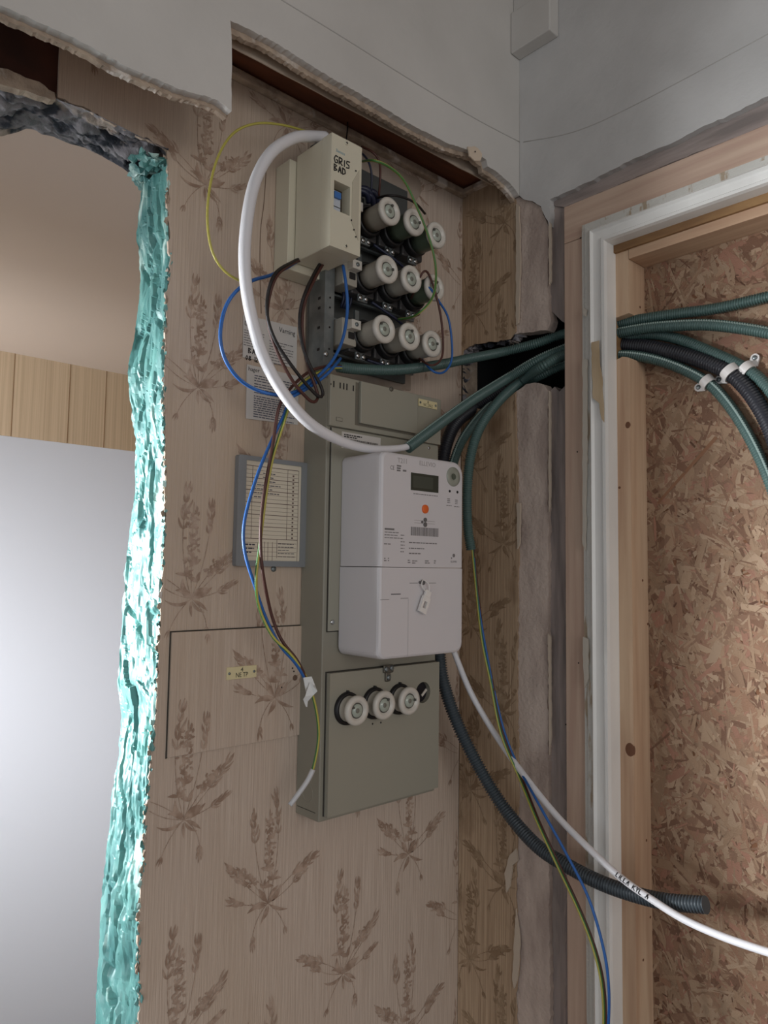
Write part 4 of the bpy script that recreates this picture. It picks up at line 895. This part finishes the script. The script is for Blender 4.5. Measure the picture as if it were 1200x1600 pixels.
# eyelet plate next to chart bottom
# ================================================================== CONDUITS
XQ = XB + .031
CON_A = [P(528, 573, Y=.838), P(560, 577, Y=.832), P(620, 578, Y=.826), P(680, 571, Y=.82), P(730, 561, Y=.81), P(790, 549, X=1.005), P(840, 536, X=1.025), P(880, 522, X=XQ), P(938, 511, X=XQ), P(1000, 499, X=XQ), P(1060, 490, X=XQ + .006), P(1120, 482, X=XQ + .010), P(1200, 464, X=XQ + .012), P(1275, 447, X=XQ + .012)]
conduit('corrugated_conduit', CON_A, .0082, CON, 'uppermost green corrugated conduit, running from the fuse board to the flake board', 'green corrugated conduits', None)
CON_B = [P(637, 700, Y=.792), P(670, 675, Y=.79), P(705, 649, Y=.79), P(745, 621, Y=.785), P(795, 590, Y=.782), P(840, 563, X=1.015), P(880, 546, X=XQ - .004), P(938, 527, X=XQ - .002), P(1000, 514, X=XQ - .002), P(1060, 508.5, X=XQ), P(1120, 508.5, X=XQ + .004), P(1200, 520, X=XQ + .008), P(1275, 540, X=XQ + .012)]
conduit('corrugated_conduit', CON_B, .0086, CON, 'green corrugated conduit swallowing the white cable above the meter', 'green corrugated conduits', 4)
CON_C = [P(736, 858, Y=.80), P(731, 825, Y=.80), P(730, 770, Y=.80), P(735, 715, Y=.797), P(750, 668, Y=.79), P(780, 626, Y=.783), P(815, 595, Y=.776), P(850, 571, X=1.005), P(885, 553, X=XQ - .006), P(938, 540, X=XQ + .012), P(1000, 523, X=XQ + .014), P(1050, 527, X=XQ + .016), P(1110, 550, X=XQ + .016), P(1167, 577, X=XQ + .016), P(1200, 606, X=XQ + .016), P(1240, 660, X=XQ + .016)]
conduit('corrugated_conduit', CON_C, .0084, CON, 'green corrugated conduit ending beside the meter with loose wires hanging out', 'green corrugated conduits', 4)
CON_D = [P(703, 745, Y=.855), P(712, 712, Y=.855), P(727, 680, Y=.85), P(760, 640, Y=.845), P(800, 610, Y=.83), P(845, 586, X=1.035), P(885, 569, X=XQ + .004), P(938, 558, X=XQ), P(980, 555, X=XQ), P(1020, 561, X=XQ + .006), P(1060, 574, X=XQ + .012), P(1106, 598, X=XQ + .016), P(1140, 634, X=XQ + .016), P(1172, 685, X=XQ + .016), P(1200, 745, X=XQ + .016), P(1225, 820, X=XQ + .016)]
conduit('corrugated_conduit', CON_D, .0082, CON, 'lowest green corrugated conduit, held by the left clamp on the flake board', 'green corrugated conduits', 4)
CON_E = [P(690, 745, Y=.872), P(696, 700, Y=.872), P(712, 662, Y=.872), P(745, 635, Y=.868), P(800, 600, X=1.04), P(850, 575, X=1.055), P(938, 543, X=XQ + .013), P(1000, 541, X=XQ + .010), P(1045, 549, X=XQ + .010), P(1095, 563, X=XQ + .012), P(1142, 584, X=XQ + .012), P(1178, 622, X=XQ + .012), P(1208, 680, X=XQ + .012), P(1230, 760, X=XQ + .012)]
conduit('black_corrugated_conduit', CON_E, .0112, COB, 'thick black corrugated conduit between the green ones, held by the middle clamp', None, None, .0042, .0020)
CON_F = [P(686, 990, Y=.868), P(687, 1024, Y=.865), P(692, 1062, Y=.858), P(710, 1119, Y=.845), P(743, 1189, Y=.815), P(785, 1259, Y=.77), P(836, 1319, X=.97), P(887, 1353, X=.965), P(943, 1381, X=.962), P(1004, 1401, X=.962), P(1051, 1410, X=.962), P(1103, 1414, X=.962)]
conduit('loose_grey_conduit', CON_F, .0108, CGR, 'dark grey corrugated conduit hanging from below the meter with an open end', None, None, .0044, .0024)
# clamps on the flake board
def clamp(cpx, dirpx, spx, rad, label, X, width=.012):
    c = P(*cpx, X=X); dv = (P(*dirpx, X=X) - c).normalized(); sv = P(*spx, X=XO - .0015); n_ = Vector((-1, 0, 0)); side = dv.cross(n_).normalized()
    if (sv - c).dot(side) < 0: side = -side
    t = thing('conduit_clamp', (XO, c.y, c.z), label, 'clamp', 'white conduit clamps on the flake board')
    bm = bmesh.new(); R = rad + .0006; T = .0016; inner = []; outer = []; back = c.x - XO
    ang = [math.radians(a_) for a_ in range(-20, 201, 12)]
    secs = []
    for a_ in ang: secs.append((side * math.cos(a_) + n_ * math.sin(a_)))
    prev = None
    for s_ in secs:
        ring = [bm.verts.new(c + s_ * (R if k in (0, 3) else R + T) + dv * (width / 2 if k < 2 else -width / 2)) for k in range(4)]
        if prev:
            for k in range(4): bm.faces.new((prev[k], prev[(k + 1) % 4], ring[(k + 1) % 4], ring[k]))
        else: bm.faces.new(ring)
        prev = ring
    bm.faces.new(prev[::-1]); obj('strap', bm, CLAMP, t)
    base = Vector((XO - .006, 0, 0)); p0 = c + side * (R * .85); p0.x = XO - .0055; p1 = Vector((XO - .0055, sv.y, sv.z)); ax = (p1 - p0); ax.x = 0; l = ax.length; ax = ax.normalized(); pr = Vector((0, -ax.z, ax.y))
    bm = bmesh.new(); outl = []
    for a_ in range(0, 181, 20): a2 = math.radians(a_ - 90); outl.append(p1 + ax * math.cos(a2) * .006 + pr * math.sin(a2) * .006)
    outl += [p0 + pr * width / 2, p0 - pr * width / 2]
    f_ = bm.faces.new([bm.verts.new(q_) for q_ in outl]); e = bmesh.ops.extrude_face_region(bm, geom=[f_]); bmesh.ops.translate(bm, vec=(.004, 0, 0), verts=[v for v in e['geom'] if isinstance(v, bmesh.types.BMVert)])
    obj('tab', bm, CLAMP, t); screw(t, p1, (-1, 0, 0), .0033, STEEL)
clamp((1106, 597), (1130, 621), (1093, 606), .0084, 'left white clamp holding the lowest green conduit', XQ + .016)
clamp((1142, 582), (1165, 606), (1125, 594), .0114, 'middle white clamp, the one around the black conduit', XQ + .012)
clamp((1167, 577), (1190, 597), (1181, 560), .0086, 'right white clamp with its screw above the green conduit', XQ + .016)
# ================================================================== CABLES
WC = [P(508, 214, Y=.83), P(480, 213, Y=.82), P(458, 216, Y=.81), P(425, 237, Y=.80), P(401, 277, Y=.795), P(388, 330, Y=.79), P(382, 400, Y=.79), P(388, 470, Y=.79), P(408, 548, Y=.79), P(440, 610, Y=.79), P(482, 660, Y=.79), P(530, 688, Y=.79), P(570, 700, Y=.792), P(605, 702, Y=.792), P(640, 697, Y=.792), P(655, 686, Y=.792)]
bm = bmesh.new(); pth = spline(WC, .004); n = len(pth)
sweep(bm, pth, lambda k: .0078 - .0035 * max(0, (k / n - .72) / .28), 16); tag(obj('white_cable', bm, WH, None, 'keep'), 'thick white cable looping from the breaker box down to the top of the meter', 'cable')
LC = [P(706, 1008, Y=.84), P(712, 1025, Y=.83), P(738, 1087, Y=.815), P(780, 1157, Y=.775), P(827, 1222, X=.955), P(873, 1278, X=.95), P(929, 1334, X=.945), P(976, 1376, X=.942), P(1023, 1408.5, X=.94), P(1069, 1437, X=.94), P(1130, 1464, X=.94), P(1200, 1488, X=.94), P(1280, 1512, X=.94)]
lc = wire('marked_cable', LC, .0050, WH, 'white cable with black handwriting, hanging from the meter across the pine stud', 'cable')
# handwriting that follows the cable
pth = spline(LC, .001); s0 = min(range(len(pth)), key=lambda k: (pth[k] - P(966, 1368, X=.943)).length); bm = bmesh.new(); G = bmesh.new()
hand(G, 'LILLA KYL A', 0, 0, .0058, .0036, 0, .00055)
for v in G.verts:
    k = min(len(pth) - 2, int(s0 + v.co.x * 1000)); p = pth[k]; t = (pth[k + 1] - pth[k - 1]).normalized(); nrm = (Vector((0, 0, EYE)) - p).normalized(); nrm = (nrm - t * nrm.dot(t)).normalized(); upv = nrm.cross(t)
    if upv.z < 0: upv = -upv
    h = (v.co.z - .0029); v.co = p + upv * h + nrm * (math.sqrt(max(0, .0051 ** 2 - h * h)) + v.co.y)
obj('handwriting', G, INK, lc, 'keep')
YG = [YEL, GRN]; sg = [0, 0, 1, 1, 0, 0, 1, 1]
def pw(l, y): return [P(a_[0], a_[1], Y=(a_[2] if len(a_) > 2 else y)) for a_ in l]
wire('thin_yellow_wire', pw([(500, 216, .86), (480, 206, .85), (440, 195, .84), (400, 193), (366, 207), (342, 242), (328, 292), (324, 345), (332, 395), (352, 425), (378, 440), (392, 442, .85)], .835), .0017, YEL, 'thin yellow wire curving left of the thick white cable')
wire('earth_wire', pw([(560, 253, .84), (585, 251), (610, 262), (632, 283), (652, 325), (670, 370), (680, 410), (681, 440), (676, 465), (660, 485), (642, 496, .80), (622, 499, .83)], .772), .0019, YG, 'yellow and green wire arching over the caps of the open fuse board', stripes=sg)
wire('blue_loop_wire', pw([(470, 405, .865), (445, 420, .85), (420, 431, .835), (395, 438), (372, 452), (353, 478), (344, 520), (350, 558), (373, 592), (405, 611), (440, 617), (470, 608), (500, 585), (522, 560), (537, 525), (543, 480), (540, 440, .815), (536, 415, .82)], .815), .0024, BLU, 'blue wire making a wide loop over the papers and up to the fuse board')
wire('blue_wire', pw([(455, 621), (480, 607), (505, 590), (520, 575), (532, 560, .83)], .812), .0023, BLU, 'short blue wire lying beside the wire crossing left of the fuse board')
wire('black_loop_wire', pw([(470, 404, .86), (458, 409, .84), (430, 427), (418, 462), (418, 497), (430, 532), (449, 562), (478, 600), (500, 622), (506, 618), (500, 600), (486, 575), (474, 545), (468, 512), (470, 480), (479, 452), (492, 425, .83), (500, 412, .84)], .80), .0023, BKW, 'black wire hanging in a loop under the breaker box')
wire('brown_loop_wire', pw([(472, 406, .86), (458, 411, .84), (433, 430), (421, 462), (418, 500), (433, 550), (457, 595), (475, 617), (490, 631), (498, 624), (493, 605), (484, 580), (476, 550), (472, 510), (475, 475), (485, 450), (497, 426, .83), (504, 414, .84)], .806), .0023, BRN, 'brown wire hanging in a loop under the breaker box, lower than the black one')
wire('brown_wire', pw([(545, 573, .838), (515, 572, .825), (486, 579), (466, 594), (452, 609), (441, 624), (434, 643), (427, 690), (420, 729), (411, 782), (407, 834), (410, 890), (424, 960, .83), (441, 1002, .825), (462, 1028, .82), (477, 1057, .82), (484, 1080, .82)], .82), .0022, BRN, 'brown wire running down over the circuit chart to the taped bundle')
wire('long_blue_wire', pw([(545, 574, .838), (515, 574, .825), (490, 590), (457, 617), (443, 650), (425, 687), (404, 737), (386, 795), (380, 834), (384, 870), (398, 915), (414, 962, .83), (437, 1008, .825), (460, 1034, .82), (475, 1058, .82), (482, 1080, .82)], .826), .0022, BLU, 'long blue wire bowing left over the circuit chart to the taped bundle')
wire('long_earth_wire', pw([(545, 575, .838), (515, 576, .825), (482, 590), (458, 613), (451, 637), (437, 680), (426, 716), (417, 763), (410, 816), (405, 861), (400, 905), (405, 950, .83), (426, 995, .825), (450, 1018, .82), (473, 1048, .82), (487, 1082, .82), (495, 1115, .82), (498, 1150, .822), (493, 1185, .824), (488, 1205, .826)], .822), .0021, YG, 'yellow and green wire running down from the fuse board past the cabinet side', stripes=sg)
wire('white_sheath_end', pw([(489, 1202, .826), (482, 1218, .828), (470, 1235, .83), (453, 1258, .834)], .83), .0036, SHE, 'short white sheathed cable end beside the bottom of the cabinet', 'cable')
# folded tape tag
tp = thing('tape_tag', P(484, 1080, Y=.816), 'folded white tape tag wrapped around the wires beside the lower cabinet', 'tape')
def strip3(name, pts, th=.0006):
    bm = bmesh.new(); v = [bm.verts.new(p) for p in pts]; n_ = len(v) // 2
    for i in range(n_ - 1): bm.faces.new((v[2 * i], v[2 * i + 1], v[2 * i + 3], v[2 * i + 2]))
    e = bmesh.ops.extrude_face_region(bm, geom=bm.faces[:]); bmesh.ops.translate(bm, vec=(0, th, 0), verts=[q for q in e['geom'] if isinstance(q, bmesh.types.BMVert)]); return obj(name, bm, TAPE, tp)
strip3('wrap', [P(474, 1059, Y=.816), P(487, 1057, Y=.812), P(477, 1075, Y=.815), P(492, 1070, Y=.808), P(480, 1088, Y=.815), P(496, 1080, Y=.812)])
strip3('tail', [P(484, 1066, Y=.810), P(496, 1080, Y=.800), P(477, 1088, Y=.809), P(490, 1086, Y=.804), P(474, 1093, Y=.812), P(481, 1096, Y=.810), P(478, 1104, Y=.812), P(480, 1105, Y=.812)])
# wires beside the right caps
wire('short_brown_wire', pw([(640, 470, .84), (648, 454, .81), (659, 427), (665, 421), (673, 435), (685, 475), (691, 512), (692, 553), (685, 567), (672, 571), (655, 560, .82)], .785), .0018, BRN, 'thin brown wire looping around the right caps of the fuse board')
wire('short_blue_wire', pw([(655, 462, .83), (668, 447), (685, 470), (700, 495), (706, 535), (705, 566), (692, 583), (676, 580), (660, 562, .82)], .79), .0018, BLU, 'thin blue wire looping past the right caps down over the top green conduit')
wire('short_dark_wire', pw([(565, 229, .84), (583, 238), (593, 252), (594, 280), (592, 306, .83)], .82), .0018, BRN, 'thin dark wire dropping beside the right of the breaker box')
wire('short_black_wire', pw([(590, 309, .83), (610, 305), (632, 309), (650, 318), (664, 334, .82)], .80), .0019, BKW, 'thin black wire arching over the top row of caps')
wire('dark_blue_wire', pw([(566, 240, .85), (576, 252), (581, 272), (580, 298, .84)], .835), .0018, mat('dark_blue_insulation', (1, 1, 1)), 'dark blue wire dropping behind the right edge of the breaker box')
wire('thin_ceiling_wire', pw([(543, 175, .89), (543, 200, .88), (541, 218, .87)], .88), .0012, BKW, 'thin dark wire coming down behind the breaker box top')
# wires hanging from the conduit end
def px(l, x): return [P(a_[0], a_[1], **({'Y': a_[2]} if len(a_) > 2 else {'X': x})) for a_ in l]
wire('hanging_earth_wire', px([(737, 845, .80), (741, 890, .798), (752, 993, .79), (766, 1063, .775), (783, 1147, .755), (812, 1217, .725), (841, 1288), (873, 1357), (906, 1427), (929, 1488), (941, 1544), (943, 1610), (935, 1690)], .935), .0021, YG, 'yellow and green wire hanging from the conduit end down past the white frame', stripes=sg)
wire('hanging_brown_wire', px([(738, 845, .80), (743, 890, .80), (755, 993, .793), (769, 1063, .778), (786, 1147, .758), (816, 1217, .728), (844.5, 1288), (876.5, 1357), (909, 1427), (932, 1488), (944, 1544), (946, 1610), (938, 1690)], .939), .0020, BRN, 'brown wire hanging tight beside the yellow and green one')
wire('hanging_blue_wire', px([(739, 845, .802), (745, 928, .797), (762, 1030, .785), (785, 1133, .76), (808, 1194, .735), (841, 1255), (887, 1338), (920, 1404), (942, 1478), (951, 1539), (950, 1610), (940, 1690)], .928), .0020, BLU, 'blue wire hanging from the conduit end, rightmost of the three')
